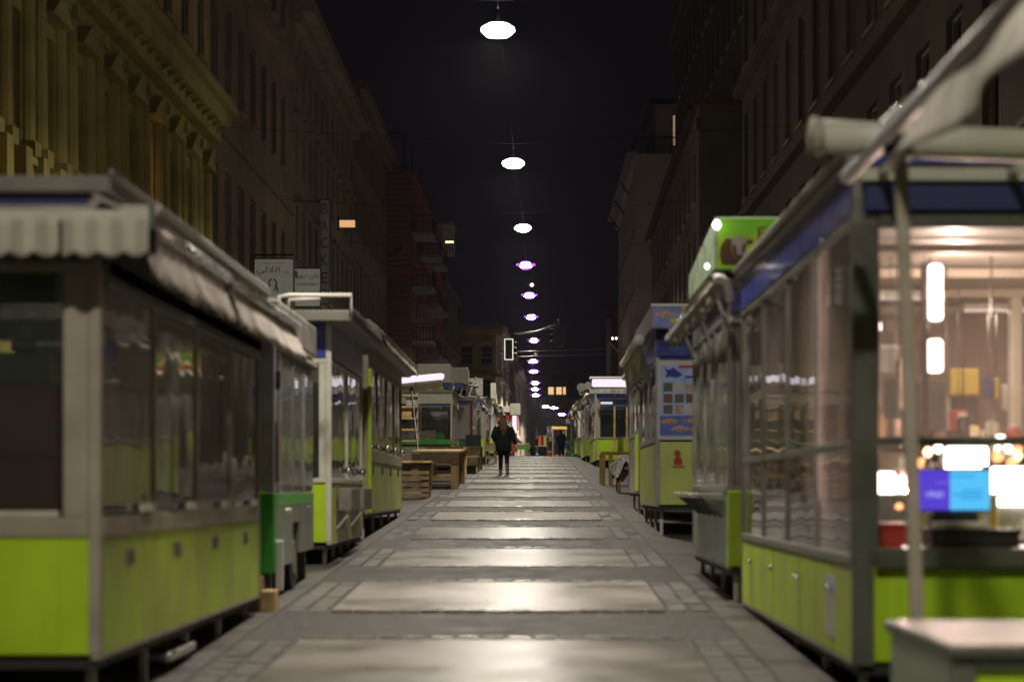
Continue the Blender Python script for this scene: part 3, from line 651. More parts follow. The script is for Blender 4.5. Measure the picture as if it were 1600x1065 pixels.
# ------------------------------------------------------------------ market stalls
def drape(p0, p1, drop, pitch=.11, sc=.04, wave=.03, out=(1, 0, 0), n=None, seed=0, tilt=0.0):
    """hanging cloth strip with a scalloped lower edge between p0 and p1"""
    p0, p1, out = Vector(p0), Vector(p1), Vector(out); L = (p1 - p0).length; n = n or max(8, int(L / (pitch or .3) * 8)); rnd = random.Random(seed); ph = rnd.random() * 6
    mb = MB()
    def fn(a, b):
        s = a * L; w = wave * b * (math.sin(s / ((pitch or .6) * 2.3) * 2 * math.pi + ph) + .6 * math.sin(s * 3.1 + ph))
        zz = drop * b + (sc * abs(math.sin(math.pi * s / pitch)) * b * b if pitch else 0) - sc * b * b
        return p0.lerp(p1, a) + out * (w + tilt * b) - Vector((0, 0, zz))
    return mb.sheet(fn, n, 6)
def stall(label, s, x, d0, d1, depth, zb, zp, g0, g1, r0, r1, panes=4, doors=4, pm='lime', fm='frame', front=True, front_post=.12, fascia=None, mid=None, oh=.10, seams=True,
          group='market stalls along the aisle', roofm='roof', bev=.005, cat='market stall', front_glass=True, knob=None, vents=False, inside=True, glassm='glass_side', frontm='glass', sp='lime_pale', counter=True, legs=5, frontpanes=1, far_end=True, roof_lift=0):
    t = thing('market_stall', label, cat, (x, d0, gz(x, d0)), group)
    X = lambda o: x + s * o
    def b(name, o0, o1, y0, y1, z0, z1, m, bevel=bev, parent=None, label=None): return box(name, (X(o0), y0, z0), (X(o1), y1, z1), M[m], parent or t, bevel, label)
    D = depth
    # base and panels
    b('base_tray', .02, D, d0 + .02, d1 - .02, zb - .05, zb - .003, 'dark', 0)
    nd = doors
    for k in range(nd):
        a = d0 + .05 + (d1 - d0 - .1) * k / nd; e = d0 + .05 + (d1 - d0 - .1) * (k + 1) / nd
        dr = b('door', 0, .03, a + .006, e - .006, zb + .02, zp - .012, sp, .004)
        if vents:
            c = (a + e) / 2; v = MB()
            for j in range(5): v.box((X(-.006), c - .11, zp - .10 - j * .014), (X(-.001), c + .11, zp - .091 - j * .014))
            v.build('vent', M['frame_dark'], dr)
            box('vent_plate', (X(-.001), c - .13, zp - .165), (X(-.0005), c + .13, zp - .08), M['frame'], dr)
        if knob:
            c = (a + e) / 2 if knob == 1 else e - .08
            MB().tube([(X(-.001), c, (zb + zp) / 2 + .1), (X(-.03), c, (zb + zp) / 2 + .1), (X(-.04), c, (zb + zp) / 2 + .1)], [.012, .02, .012], 8).build('knob', M['chrome'], dr, smooth=True)
            if knob == 1: b('seam', -.003, -.001, c - .004, c + .004, zb + .03, zp - .02, 'frame_dark', 0, dr)
    b('front_panel', .05, D, d0, d0 + .03, zb + .02, zp - .012, pm, .004)
    b('back_panel', D - .03, D, d0 + .04, d1 - .04, zb, r0, 'inside', 0)
    if far_end: b('end_panel', .05, D - .035, d1 - .03, d1, zb, zp, pm, 0)
    # rails and posts
    b('bottom_rail', -.004, .04, d0, d1, zb - .002, zb + .018, fm, 0)
    b('corner_post', -.006, .05, d0 - .006, d0 + .05, zb + .02, r0, fm); b('corner_post', -.006, .05, d1 - .05, d1 + .004, zb + .02, r0, fm)
    b('corner_post', D - .05, D + .004, d0 - .006, d0 + .05, zb, r0, fm, 0)
    b('sill_rail', -.012, .05, d0 + .052, d1 - .052, zp - .008, g0, fm)
    b('head_rail', -.008, .05, d0 + .052, d1 - .052, g1, g1 + .04, fm)
    yy = [d0 + .05 + (d1 - d0 - .1) * k / panes for k in range(panes + 1)]
    for k in range(panes):
        if k: b('mullion', -.004, .035, yy[k] - .018, yy[k] + .018, g0 + .002, g1 - .002, fm, .003)
        if mid:
            b('pane', .012, .018, yy[k] + .02, yy[k + 1] - .02, g0 + .003, mid - .022, glassm, 0); b('pane', .012, .018, yy[k] + .02, yy[k + 1] - .02, mid + .022, g1 - .003, glassm, 0)
            b('cross_rail', .0, .03, yy[k] + .02, yy[k + 1] - .02, mid - .02, mid + .02, fm, .003)
        else: b('pane', .012, .018, yy[k] + .02, yy[k + 1] - .02, g0 + .003, g1 - .003, glassm, 0)
    # camera-facing end
    if front:
        fp = front_post
        b('front_sill', .052, D - .052, d0 - .012, d0 + .05, zp - .008, g0, fm); b('front_head', .052, D - .052, d0 - .008, d0 + .05, g1, g1 + .05, fm)
        if fp > .06: b('front_post', .052, .05 + fp, d0 - .004, d0 + .045, g0 + .002, g1 - .002, fm)
        n = frontpanes; a0 = .05 + fp + .002; a1 = D - .054
        for k in range(n):
            if k: b('mullion', a0 + (a1 - a0) * k / n - .03, a0 + (a1 - a0) * k / n + .03, d0 - .002, d0 + .03, g0 + .002, g1 - .002, fm)
            if front_glass: b('front_pane', a0 + (a1 - a0) * k / n + .032 * (k > 0), a0 + (a1 - a0) * (k + 1) / n - .032 * (k < n - 1), d0 + .012, d0 + .018, g0 + .003, g1 - .003, frontm, 0)
    if far_end:
        b('end_pane', .052, D - .052, d1 - .02, d1 - .014, g0 + .003, g1 - .003, glassm, 0)
    # fascia and roof
    z = g1 + .053
    if fascia and r0 - z > .05:
        b('side_fascia', -.012, .03, d0 + .052, d1 - .052, z, r0 - .002, fascia, 0); b('front_fascia', .052, D - .052, d0 - .012, d0 + .03, z, r0 - .002, fascia, 0)
    else: b('side_fascia', -.002, .03, d0 + .052, d1 - .052, z, r0 - .002, fm, 0); b('front_fascia', .052, D - .052, d0 - .002, d0 + .03, z, r0 - .002, fm, 0)
    b('roof', -oh, D + .05, d0 - oh, d1 + .05, r0, r1, roofm, .012)
    MB().tube([(X(-oh - .005), d0 - oh, r1 + .012), (X(-oh - .005), d1 + .05, r1 + .012)], .022, 8).build('roof_edge', M['steel_dull'], t, smooth=True)
    if inside:
        b('floor', .06, D - .035, d0 + .06, d1 - .06, zb, zb + .02, 'inside', 0)
        if counter: b('counter', .06, .75, d0 + .06, d1 - .06, g0 - .05, g0 - .02, 'steel_dull', 0)
        b('shelf', D - .5, D - .035, d0 + .1, d1 - .1, g0 + .35, g0 + .38, 'steel_dull', 0); b('shelf', D - .4, D - .035, d0 + .1, d1 - .1, g0 + .8, g0 + .83, 'steel_dull', 0)
    for k in range(legs):
        y = d0 + .2 + (d1 - d0 - .4) * k / max(1, legs - 1)
        MB().box((X(.06), y - .02, gz(X(.08), y) - .01), (X(.10), y + .02, zb - .05)).build('leg', M['frame_pale'], t)
        MB().box((X(D - .2), y - .02, gz(X(D), y) - .01), (X(D - .16), y + .02, zb - .05)).build('leg', M['frame_dark'], t)
    return t, X, b, yy
def goods(s, x, items):
    """loose goods standing inside a stall: (name, label, cat, o0, o1, y0, y1, z0, z1, mat)"""
    for nm, lb, ct, o0, o1, y0, y1, z0, z1, m in items:
        r = thing(nm, lb, ct, (x + s * (o0 + o1) / 2, (y0 + y1) / 2, z0)); A = lambda o: x + s * o
        if ct == 'crate':
            w = .015; g = MB()
            g.box((A(o0), y0, z0), (A(o1), y1, z0 + w)); box('floor', (A(o0), y0, z0), (A(o1), y1, z0 + w), M[m], r)
            for (p, q) in (((o0, y0), (o0 + w, y1)), ((o1 - w, y0), (o1, y1)), ((o0 + w, y0), (o1 - w, y0 + w)), ((o0 + w, y1 - w), (o1 - w, y1))):
                box('side', (A(p[0]), p[1], z0 + w), (A(q[0]), q[1], z1), M[m], r, .004)
            MB().box((A(o0 - .012), y0 - .012, z1), (A(o1 + .012), y1 + .012, z1 + .02)).build('rim', M[m], r)
        else:
            box('body', (A(o0), y0, z0), (A(o1), y1, z1), M[m], r, .01); box('lid', (A(o0) - .004 * s, y0 - .004, z1), (A(o1) + .004 * s, y1 + .004, z1 + .02), M[m], r, .004)
            MB().box((A((o0 + o1) / 2 - .02), y0 - .006, z0 + .002), (A((o0 + o1) / 2 + .02), y0 - .001, z1 - .002)).build('tape', M['white'], r)
# ---- L1 nearest left
xL = -2.06
t, X, b, yy = stall('long lime stall with grey window frames and a scalloped striped awning, nearest on the left', -1, xL, 10.3, 16.3, 2.4, -.80, -.215, -.13, 1.03, 1.40, 1.48, panes=4, doors=4, vents=True, fascia='blue_dark', oh=.06)
b('beam', .0, 2.4, 10.285, 10.35, 1.083, 1.20, 'frame_dark'); b('shutter_box', -.03, -.009, 10.36, 16.2, .97, 1.30, 'frame_dark')
b('window_bead', .19, 2.3, 10.285, 10.31, -.128, -.10, 'frame_pale')
for k in range(4): b('catch', -.03, -.013, (yy[k] + yy[k + 1]) / 2 + .2, (yy[k] + yy[k + 1]) / 2 + .5, -.115, -.07, 'white')  # chrome catches coloured white to stand for their glints
# front awning
xc, yc = -1.76, 10.02
MB().box((xc, yc - .03, 1.235), (-4.5, yc + .03, 1.285)).build('awning_rail', M['frame_pale'], t, .01)
drape((xc - .01, yc - .035, 1.245), (-2.17, yc - .035, 1.245), .18, .115, .028, .010, (0, -1, 0), seed=3).build('awning_valance', M['fab_x'], t, smooth=True, solid=.004)
drape((-2.185, yc - .035, 1.245), (-4.4, yc - .035, 1.245), .18, .115, .028, .010, (0, -1, 0), seed=5).build('awning_valance', M['fab_x'], t, smooth=True, solid=.004)
MB().hexa([(xc, yc + .03, 1.24), (-4.5, yc + .03, 1.24), (-4.5, 10.28, 1.33), (xc, 10.28, 1.33), (xc, yc + .03, 1.255), (-4.5, yc + .03, 1.255), (-4.5, 10.28, 1.345), (xc, 10.28, 1.345)]).build('awning_top', M['fabric'], t)
MB().box((xc - .012, yc - .03, 1.20), (xc + .012, yc + .02, 1.32)).build('awning_bracket', M['frame_dark'], t, .005)
b('awning_hook', -.30, -.22, 10.12, 10.2, 1.10, 1.22, 'rubber')
# side awnings, two runs
for (a, e, sd) in ((10.12, 13.0, 1), (13.25, 16.9, 2)):
    MB().tube([(-1.84, a, 1.265), (-1.84, e, 1.265)], .035, 10).build('side_awning_rail', M['steel'], t, smooth=True)
    drape((-1.86, a + .03, 1.25), (-1.86, e - .03, 1.25), .26, .11, .03, .018, (1, 0, 0), seed=sd + 8, tilt=.09).build('side_valance', M['fab_pink'], t, smooth=True, solid=.005)
    MB().hexa([(-1.86, a, 1.27), (-2.05, a, 1.36), (-2.05, e, 1.36), (-1.86, e, 1.27), (-1.86, a, 1.29), (-2.05, a, 1.38), (-2.05, e, 1.38), (-1.86, e, 1.29)]).build('side_awning_top', M['fabric'], t)
    for y in (a + .15, e - .15): MB().beam((-2.04, y, 1.12), (-1.86, y, 1.25), .03).build('awning_arm', M['steel_dull'], t)
b('blue_skirt', -.03, -.01, 10.4, 16.2, 1.02, 1.10, 'blue')
for y in (12.6, 13.15): MB().loft([(-2.08, y, 1.485, .03, .03), (-2.08, y, 1.53, .05, .05), (-2.08, y, 1.56, .02, .02)], 10).build('roof_cap', M['chrome'], t, smooth=True)
box('footboard', (-2.22, 12.35, -.975), (-2.07, 13.3, -.925), M['steel'], t, .01)
goods(-1, xL, [
    ('crate', 'dark red crate low in the nearest stall behind its front window', 'crate', .30, .95, 10.75, 11.25, -.14, .16, 'redbrown'),
    ('crate', 'dark red crate stacked on the lower crate in the nearest stall', 'crate', .30, .95, 10.75, 11.25, .185, .50, 'redbrown'),
    ('carton', 'white carton on top of the red crates in the nearest stall', 'carton', .34, .62, 10.8, 11.1, .525, .66, 'white'),
    ('carton', 'yellow carton low in a stack behind the third pane of the nearest left stall', 'carton', .08, .42, 13.3, 14.0, -.11, .22, 'yellow'),
    ('carton', 'green carton in the middle of the stack behind the third pane', 'carton', .08, .42, 13.3, 14.0, .245, .55, 'green'),
    ('carton', 'lime carton on top of the stack behind the third pane', 'carton', .09, .40, 13.35, 13.95, .575, .80, 'lime'),
    ('carton', 'white carton low behind the last pane of the nearest left stall', 'carton', .08, .45, 14.9, 15.7, -.11, .30, 'white'),
    ('carton', 'orange banded carton on the white one behind the last pane', 'carton', .08, .45, 14.9, 15.7, .325, .60, 'print_gold'),
    ('carton', 'pale grey carton behind the first side pane of the nearest left stall', 'carton', .10, .5, 11.2, 11.8, -.11, .30, 'signgrey'),
    ('carton', 'brown carton behind the second side pane of the nearest left stall', 'carton', .10, .5, 12.2, 12.7, -.11, .20, 'cow'),
    ('carton', 'grey box lamp housing high in the nearest front window', 'carton', .28, .60, 10.7, 10.85, .74, .82, 'signgrey')])
# ---- L2 trailer
x0 = xL
t = thing('market_trailer', 'grey refrigerated trailer with bright green skirt and a wheel, behind the nearest left stall', 'trailer', (x0, 17.0, gz(x0, 17)), 'market stalls along the aisle')
b = lambda n, o0, o1, y0, y1, z0, z1, m, bv=.006, p=None: box(n, (x0 - o0, y0, z0), (x0 - o1, y1, z1), M[m], p or t, bv)
b('body', 0, 2.1, 17.35, 20.2, -.02, 1.10, 'trailer', .02); b('canopy', -.03, 2.2, 17.25, 20.3, 1.22, 1.52, 'trailer', .03)
for k in range(3): b('pane', -.012, -.004, 17.56 + k * .88, 17.56 + k * .88 + .82, .04, 1.05, 'glass_side', 0); b('mullion', -.022, -.0, 17.515 + k * .88, 17.555 + k * .88, -.01, 1.09, 'lilac', .006)
b('light_strip', -.045, -.005, 17.35, 20.25, 1.13, 1.165, 'frame_pale'); b('fascia', -.0, 2.1, 17.3, 20.25, 1.105, 1.21, 'frame_dark')
b('skirt', -.006, .10, 17.32, 18.5, -.62, -.022, 'steel_green', .01); b('skirt', -.006, .10, 19.05, 20.25, -.55, -.022, 'steel_dull', .01); b('skirt', -.006, .10, 18.5, 19.05, -.28, -.022, 'steel_dull', .01)
b('green_front', .0, 2.0, 17.22, 17.33, -.66, -.024, 'green', .01); b('green_band', -.008, .0, 17.36, 20.2, -.12, -.03, 'green', 0)
b('upright', -.01, .09, 17.16, 17.26, -.022, 1.3, 'lilac', .015); b('upright', -.02, .06, 17.42, 17.50, -.022, 1.2, 'lilac', .015); b('door', .10, 1.9, 17.28, 17.34, -.02, 1.2, 'lilac', .01)
b('handle', -.05, -.011, 17.2, 17.24, .05, .55, 'chrome', .01); b('latch', -.04, .0, 17.27, 17.33, .80, .95, 'rubber', .01)
MB().tube([(x0 - .02, 18.78, gz(x0, 18.78) + .28), (x0 - .20, 18.78, gz(x0, 18.78) + .28)], .28, 20).build('wheel', M['rubber'], t, smooth=False)
MB().tube([(x0 - .012, 18.78, gz(x0, 18.78) + .28), (x0 - .1, 18.78, gz(x0, 18.78) + .28)], .15, 16).build('hub', M['steel_dull'], t)
for y in (17.9, 18.15, 19.7): MB().tube([(x0 + .004, y, -.17), (x0 + .03, y, -.17)], .022, 8).build('knob', M['chrome'], t, smooth=True)
b('ramp_guard', -.06, .0, 17.30, 17.36, -.80, -.40, 'white', .01); b('chassis', .2, 2.0, 17.5, 20.1, -.66, -.55, 'dark', 0)
b('prop', .05, .12, 17.45, 17.52, gz(x0, 17.5) - .01, -.55, 'frame_dark', 0); b('prop', .05, .12, 20.0, 20.07, gz(x0, 20) - .01, -.55, 'frame_dark', 0)
w = thing('wooden_block', 'small wooden block wedged on the ground beside the trailer', 'wood block', (-2.0, 16.62, gz(-2, 16.6)))
box('block', (-2.08, 16.5, gz(-2, 16.6) - .01), (-1.97, 16.75, gz(-2, 16.6) + .16), M['wood'], w, .01); box('wedge', (-2.25, 16.45, gz(-2, 16.6) - .01), (-2.085, 16.8, gz(-2, 16.6) + .26), M['wood_dark'], w, .01)
# white pipe frame on the roofs behind the trailer
t = thing('pipe_frame', 'white pipe frame standing on the roof behind the trailer', 'pipe frame', px(470, 500, 21.2))
tube('pipe', [px(437, 494, 20.9), px(437, 463, 20.9), px(452, 461, 20.9), px(548, 461, 21.2), px(548, 498, 21.2)], .022, M['white'], t, 10)
tube('pipe', [px(452, 494, 21.5), px(452, 468, 21.5), px(500, 466, 21.5)], .02, M['white'], t, 10)
# ---- L3 kiosk with blue fascia
t, X, b, yy = stall('slim kiosk with a blue front band and bright lime end panel on the left', -1, xL, 22.0, 26.0, 2.2, -.55, .08, .12, 1.28, 1.69, 1.80, panes=2, doors=2, fascia='blue', oh=.22, fm='frame_pale', front_post=.07, sp='lime_light')
for k in (0, 1):
    c = 22.6 + k * 1.7
    b('flap', -.16, -.02, c, c + 1.1, -.22, .02, 'flap', .01); b('flap_recess', -.004, -.001, c, c + 1.1, -.42, -.225, 'frame_dark', 0); MB().beam((X(-.15), c + .04, -.22), (X(-.004), c + .04, -.40), .02).build('flap_stay', M['frame'], t)
for k in (0, 1): MB().loft([(X(-.03), yy[k + 1] - .25, .17, .02, .02), (X(-.03), yy[k + 1] - .25, .21, .05, .05), (X(-.03), yy[k + 1] - .25, .25, .02, .02)], 8).build('lock', M['chrome'], t, smooth=True)
for k in range(6):
    r = thing('water_bottle', 'clear plastic bottle standing in the slim kiosk behind its front pane', 'bottle', (xL - .17 - .10 * (k % 3), 22.2 + .12 * (k // 3), .12), 'bottles in the slim kiosk')
    p = r.location; bm_ = M['bottle']
    MB().loft([(p.x, p.y, .125, .04, .04), (p.x, p.y, .36, .04, .04), (p.x, p.y, .42, .015, .015), (p.x, p.y, .45, .015, .015)], 10).build('body', bm_, r, smooth=True); MB().loft([(p.x, p.y, .452, .017, .017), (p.x, p.y, .475, .017, .017)], 8).build('cap', M['blue'], r)
# ---- L4
t, X, b, yy = stall('lime stall under a grey hooded awning with a narrow cream valance, fourth on the left', -1, xL, 26.9, 33.7, 2.2, -.30, .36, .50, 1.55, 1.86, 1.95, panes=4, doors=4, oh=.05, fm='frame', knob=None, far_end=False, sp='lime_light')
hood = [(X(.25), 26.7, 2.05), (X(-.02), 26.7, 2.10), (X(-.15), 26.7, 2.0), (X(-.19), 26.7, 1.86), (X(-.10), 26.7, 1.77), (X(.25), 26.7, 1.77)]
MB().prism(hood, (0, 7.6, 0)).build('awning_hood', M['roof'], t, .02)
drape((X(-.205), 26.9, 1.90), (X(-.205), 34.2, 1.90), .13, .3, .02, .012, (1, 0, 0), seed=21, tilt=.03).build('awning_valance', mat('cream valance', (.55, .45, .38), .9, var=.4, scale=6), t, smooth=True, solid=.004)
tube('valance_rail', [(X(-.20), 26.9, 1.92), (X(-.20), 34.2, 1.92)], .025, M['steel_dull'], t)
for k in range(4): MB().loft([(X(-.03), yy[k + 1] - .3, .52, .02, .02), (X(-.03), yy[k + 1] - .3, .56, .05, .05), (X(-.03), yy[k + 1] - .3, .60, .02, .02)], 8).build('lock', M['chrome'], t, smooth=True); b('pull', -.02, -.001, yy[k] + .7, yy[k] + .76, .20, .32, 'frame_dark')
b('door_edge', -.05, .0, 26.86, 26.9, -.28, 1.5, 'lime')
# ---- R1 lit stall nearest right
xR = 1.63
t, X, b, yy = stall('big glass stall lit from inside, with a till screen and lime doors', 1, xR, 11.1, 17.1, 2.6, -.895, -.375, -.335, 1.355, 1.64, 1.705, panes=4, doors=4, knob=1, fascia='blue', fm='steel_dull', mid=.227, oh=.05, front=True, front_post=.02, glassm='glass_clean', front_glass=False, sp='lime_pale', counter=False)
r1 = t
b('front_post', -.012, .125, 11.075, 11.16, -.37, 1.36, 'frame_dark'); b('foot_post', -.012, .10, 11.075, 11.095, -.895, -.372, 'frame_dark')
b('front_beam', .126, 2.5, 11.06, 11.12, 1.33, 1.40, 'frame_dark'); b('front_rail', .126, 2.5, 11.08, 11.13, .225, .27, 'frame_dark')
b('front_counter', .126, 2.5, 11.06, 11.9, -.375, -.30, 'steel_dull', .01); b('counter_lip', .10, 2.5, 11.03, 11.058, -.395, -.295, 'frame_dark')
b('front_canvas', .05, 2.5, 11.02, 11.05, 1.42, 1.56, 'blue_dark', 0); b('front_board', .02, 2.6, 10.98, 11.015, 1.56, 1.64, 'frame_pale', .006); b('front_fascia', .05, 2.6, 10.95, 10.978, 1.64, 1.72, 'blue', 0)
b('ceiling', .06, 2.55, 11.15, 17.0, 1.40, 1.43, 'inside', 0)
for k, y in enumerate((12.2, 13.6, 15.0, 16.4)): b('ceiling_rail', .06, 2.5, y, y + .05, 1.33, 1.38, 'frame', 0)
MB().tube([(1.27, 9.85, 1.60), (1.9, 9.95, 1.585), (4.3, 10.3, 1.56)], .078, 16).build('awning_roller', M['frame_pale'], t, smooth=True)
MB().tube([(1.255, 9.848, 1.60), (1.29, 9.853, 1.60)], .088, 16).build('roller_cap', M['frame'], t, smooth=True)
for x in (1.75, 2.4): MB().beam((x, 9.98, 1.56), (x, 10.97, 1.60), .04).build('awning_arm', M['frame_pale'], t)
b('notice', -.004, -.001, 11.75, 12.15, -.80, -.46, 'signgrey', 0)
b('notice_band', -.006, -.0045, 11.8, 12.1, -.56, -.49, 'print_blue', 0)
for k in range(7): MB().loft([(X(-.02), 11.4 + k * .85, 1.40, .008, .008), (X(-.02), 11.4 + k * .85, 1.415, .014, .014), (X(-.02), 11.4 + k * .85, 1.43, .006, .006)], 6).build('bolt', M['chrome'], t)
lining = mat('warm stall lining', (.36, .27, .22), .6, var=.25, scale=2)
b('lining', 2.50, 2.54, 11.2, 17.0, -.3, 1.39, 'frame_pale', 0); 
bl = b('far_partition', .08, 2.49, 16.96, 17.0, -.3, 1.39, 'inside', 0); bl.data.materials[0] = lining
b('front_pane', .127, 2.5, 11.095, 11.101, .272, 1.328, 'glass_haze', 0)  # fogged pane added so the interior glow softens into haze
b('display_deck', .3, 1.9, 12.6, 16.5, -.30, -.02, 'steel', .01)
b('display_shelf', 1.0, 2.3, 14.2, 16.6, .22, .26, 'wood', 0)
# lamps inside the lit stall
def lit(name, label, u0, v0, u1, v1, d, m='whiteglow', th=.05, watt=0, housing='black', side=0):
    a, c = px(u0, v1, d), px(u1, v0, d); r = thing(name, label, 'lamp', (a.x, d, a.z))
    box('diffuser', (a.x, d, a.z), (c.x, d + th, c.z), M[m], r, min(.02, th * .4)); box('housing', (a.x - .035, d + th + .002, a.z - .01), (c.x + .005, d + th + .05, c.z + .01), M[housing], r, .006)
    tube('cord', [(a.x + .02, d + th + .03, c.z + .01), (a.x + .02, d + th + .03, max(c.z + .05, 1.36))], .006, M['black'], r, 5)
    if watt:
        ld = bpy.data.lights.new('lamp_light', 'POINT'); ld.shadow_soft_size = .04; ld.energy = watt * 1.35; ld.color = (1, .74, .60)
        lo = bpy.data.objects.new('lamp_light', ld); COL.objects.link(lo); lo.parent = r; lo.location = (c.x - a.x + .07, .0, (c.z - a.z) / 2)
    return r
lit('light_box', 'tall white vertical light box hanging in the lit stall', 1452, 412, 1474, 500, 12.8, watt=40)
lit('light_box', 'short white light box under the tall one in the lit stall', 1449, 530, 1474, 581, 12.9, watt=20)
lit('display_lamp', 'glaring warm white lamp behind the red tray in the lit stall', 1362, 737, 1400, 795, 12.7, watt=30, th=.1)
lit('display_lamp', 'wide glaring display lamp right of the till screen', 1551, 729, 1625, 790, 12.5, watt=36, th=.1)
lit('display_lamp', 'long glowing display lamp just above the till screen', 1480, 697, 1545, 735, 13.2, watt=30, th=.1)
lit('display_lamp', 'small orange glowing lamp on the far shelf of the lit stall', 1505, 664, 1531, 681, 15, m='warmglow', th=.08)
for k, (u, v, dd, lb) in enumerate(((1450, 706, 12.9, 'small orange glowing bulb low left of the till screen'), (1466, 700, 13.1, 'small pale glowing bulb low above the till screen'), (1575, 700, 13.4, 'small white glowing bulb right of the long display lamp'), (1590, 712, 13.0, 'small glowing bulb low at the right edge of the lit stall'), (1376, 510, 15.5, 'tiny bulb behind the price tags of the lit stall'))):
    p = px(u, v, dd); q = thing('display_bulb', lb, 'bulb', p); MB().loft([(p.x, p.y, p.z - .028, .01, .01), (p.x, p.y, p.z, .03, .03), (p.x, p.y, p.z + .028, .014, .014)], 10).build('glass', M['orangeglow' if k in (0, 3) else 'whiteglow'], q, smooth=True); MB().loft([(p.x, p.y, p.z - .09, .03, .03), (p.x, p.y, p.z - .03, .012, .012)], 10).build('socket', M['black'], q)
for k, (u, v, dd) in enumerate(((1420, 392, 14.9), (1560, 392, 15.9))):
    p = px(u, v, dd); q = thing('ceiling_tube', ('tube lamp under the ceiling behind the corner post of the lit stall', 'tube lamp far back under the ceiling of the lit stall')[k], 'tube lamp', p)
    box('tube', (p.x - .25, dd, 1.30), (p.x + .25, dd + .03, 1.322), M['tubedim'], q, .008); box('housing', (p.x - .27, dd - .01, 1.324), (p.x + .27, dd + .04, 1.36), M['white'], q, .004)
    ld = bpy.data.lights.new('lamp_light', 'AREA'); ld.shape = 'RECTANGLE'; ld.size = .5; ld.size_y = .05; ld.energy = (15, 5)[k]; ld.color = (1, .80, .70)
    lo = bpy.data.objects.new('lamp_light', ld); COL.objects.link(lo); lo.parent = q; lo.location = (0, .015, 1.29 - p.z)
r = thing('light_bulb', 'bare glowing bulb hanging from the ceiling rail of the lit stall', 'bulb', px(1556, 384, 13.6)); p = px(1556, 386, 13.58)
MB().loft([(p.x, p.y, p.z - .03, .012, .012), (p.x, p.y, p.z, .03, .03), (p.x, p.y, p.z + .03, .018, .018), (p.x, p.y, p.z + .05, .012, .012)], 12).build('glass', M['whiteglow'], r, smooth=True); tube('socket', [(p.x, p.y, p.z + .05), (p.x, p.y, p.z + .12)], .014, M['white'], r)
ld = bpy.data.lights.new('lamp_light', 'POINT'); ld.energy = 45; ld.color = (1, .78, .62); ld.shadow_soft_size = .06
lo = bpy.data.objects.new('lamp_light', ld); COL.objects.link(lo); lo.parent = r; lo.location = (p.x - r.location.x, p.y - .12 - r.location.y, p.z - .06 - r.location.z)
# till screen
a, c = px(1433, 800, 11.5), px(1549, 731, 11.5)
r = thing('till_screen', 'bright till screen showing a purple half with 19:01 and a cyan half', 'monitor', (a.x, 11.5, a.z))
box('bezel', (a.x, 11.5, a.z), (c.x, 11.54, c.z), M['black'], r, .005)
mdl = a.x + (c.x - a.x) * .44
box('screen', (a.x + .008, 11.494, a.z + .012), (mdl, 11.498, c.z - .012), emis('purple screen', (.10, .055, .62), 1.0), r)
box('screen', (mdl + .001, 11.494, a.z + .012), (c.x - .008, 11.498, c.z - .012), emis('cyan screen', (.10, .55, .95), 1.0), r)
sw = emis('screen white', (.5, .55, 1), 1.1); p = px(1461, 772, 11.49); text('19:01', sw, r, p.x, p.z, 11.491, .085, .032, depth=.002)
p = px(1472, 753, 11.49); text('total', mat('screen lilac', (.3, .2, .9), .5, emit=(.3, .2, 1), es=.8), r, p.x, p.z, 11.491, .06, .013, depth=.002)
bar = emis('screen teal', (.05, .35, .75), 1.0)
for k, (u, v, wd) in enumerate(((1503, 744, 40), (1520, 766, 30), (1512, 772, 46), (1518, 778, 34))): p = px(u, v, 11.49); box('screen_row', (p.x - wd * .0017, 11.490, p.z - .006), (p.x + wd * .0017, 11.4925, p.z + .006), bar, r)
box('stand', ((a.x + c.x) / 2 - .12, 11.45, -.29), ((a.x + c.x) / 2 + .12, 11.6, a.z), M['black'], r, .01)
goods(1, xR, [('tray', 'red plastic tray on the counter corner of the lit stall', 'crate', .13, .29, 11.2, 11.5, -.295, -.19, 'red'),
    ('tray', 'black tray on the counter under the till screen', 'crate', .40, .85, 11.12, 11.38, -.295, -.22, 'black'),
    ('carton', 'yellow carton right of the till screen before the glaring lamp', 'carton', .82, .96, 12.15, 12.3, -.29, -.04, 'yellow'),
    ('carton', 'brown carton on the far shelf of the lit stall', 'carton', 1.35, 1.60, 15.1, 15.4, .265, .42, 'cow'),
    ('carton', 'olive yellow carton hung against the far wall of the lit stall', 'carton', 1.3, 1.75, 16.6, 16.85, .45, .80, 'frame_dark'),
    ('carton', 'dark red carton on the display deck behind the corner post of the lit stall', 'carton', .25, .5, 14.0, 14.4, .0, .32, 'cow'),
    ('carton', 'grey carton on the display deck of the lit stall', 'carton', .45, .75, 13.2, 13.5, -.015, .2, 'frame')])
CL = [('jar', 'orange lidded jar', 'print_gold'), ('jar', 'dark jar', 'black'), ('jar', 'pale jar', 'signgrey'), ('tin', 'red tin', 'red'), ('tin', 'brown tin', 'cow'), ('jar', 'yellow jar', 'yellow'), ('tin', 'grey tin', 'frame')]
WH = ['at the left end of the far shelf', 'second on the far shelf', 'third on the far shelf', 'in the middle of the far shelf', 'right of the middle of the far shelf', 'near the right end of the far shelf', 'at the right end of the far shelf']
for k in range(7):
    nm, lb, m = CL[k]; p = Vector((xR + 1.05 + k * .17, 14.35 + .12 * (k % 2), .262)); q = thing(nm, lb + ' ' + WH[k] + ' in the lit stall', nm, p); h = .10 + .035 * (k * 3 % 4)
    MB().loft([(p.x, p.y, p.z, .045, .045), (p.x, p.y, p.z + h, .047, .047), (p.x, p.y, p.z + h + .02, .03, .03)], 12).build('body', M[m], q, smooth=True); MB().loft([(p.x, p.y, p.z + h + .021, .034, .034), (p.x, p.y, p.z + h + .045, .034, .034)], 12).build('lid', M['white' if k % 2 else 'frame_dark'], q)
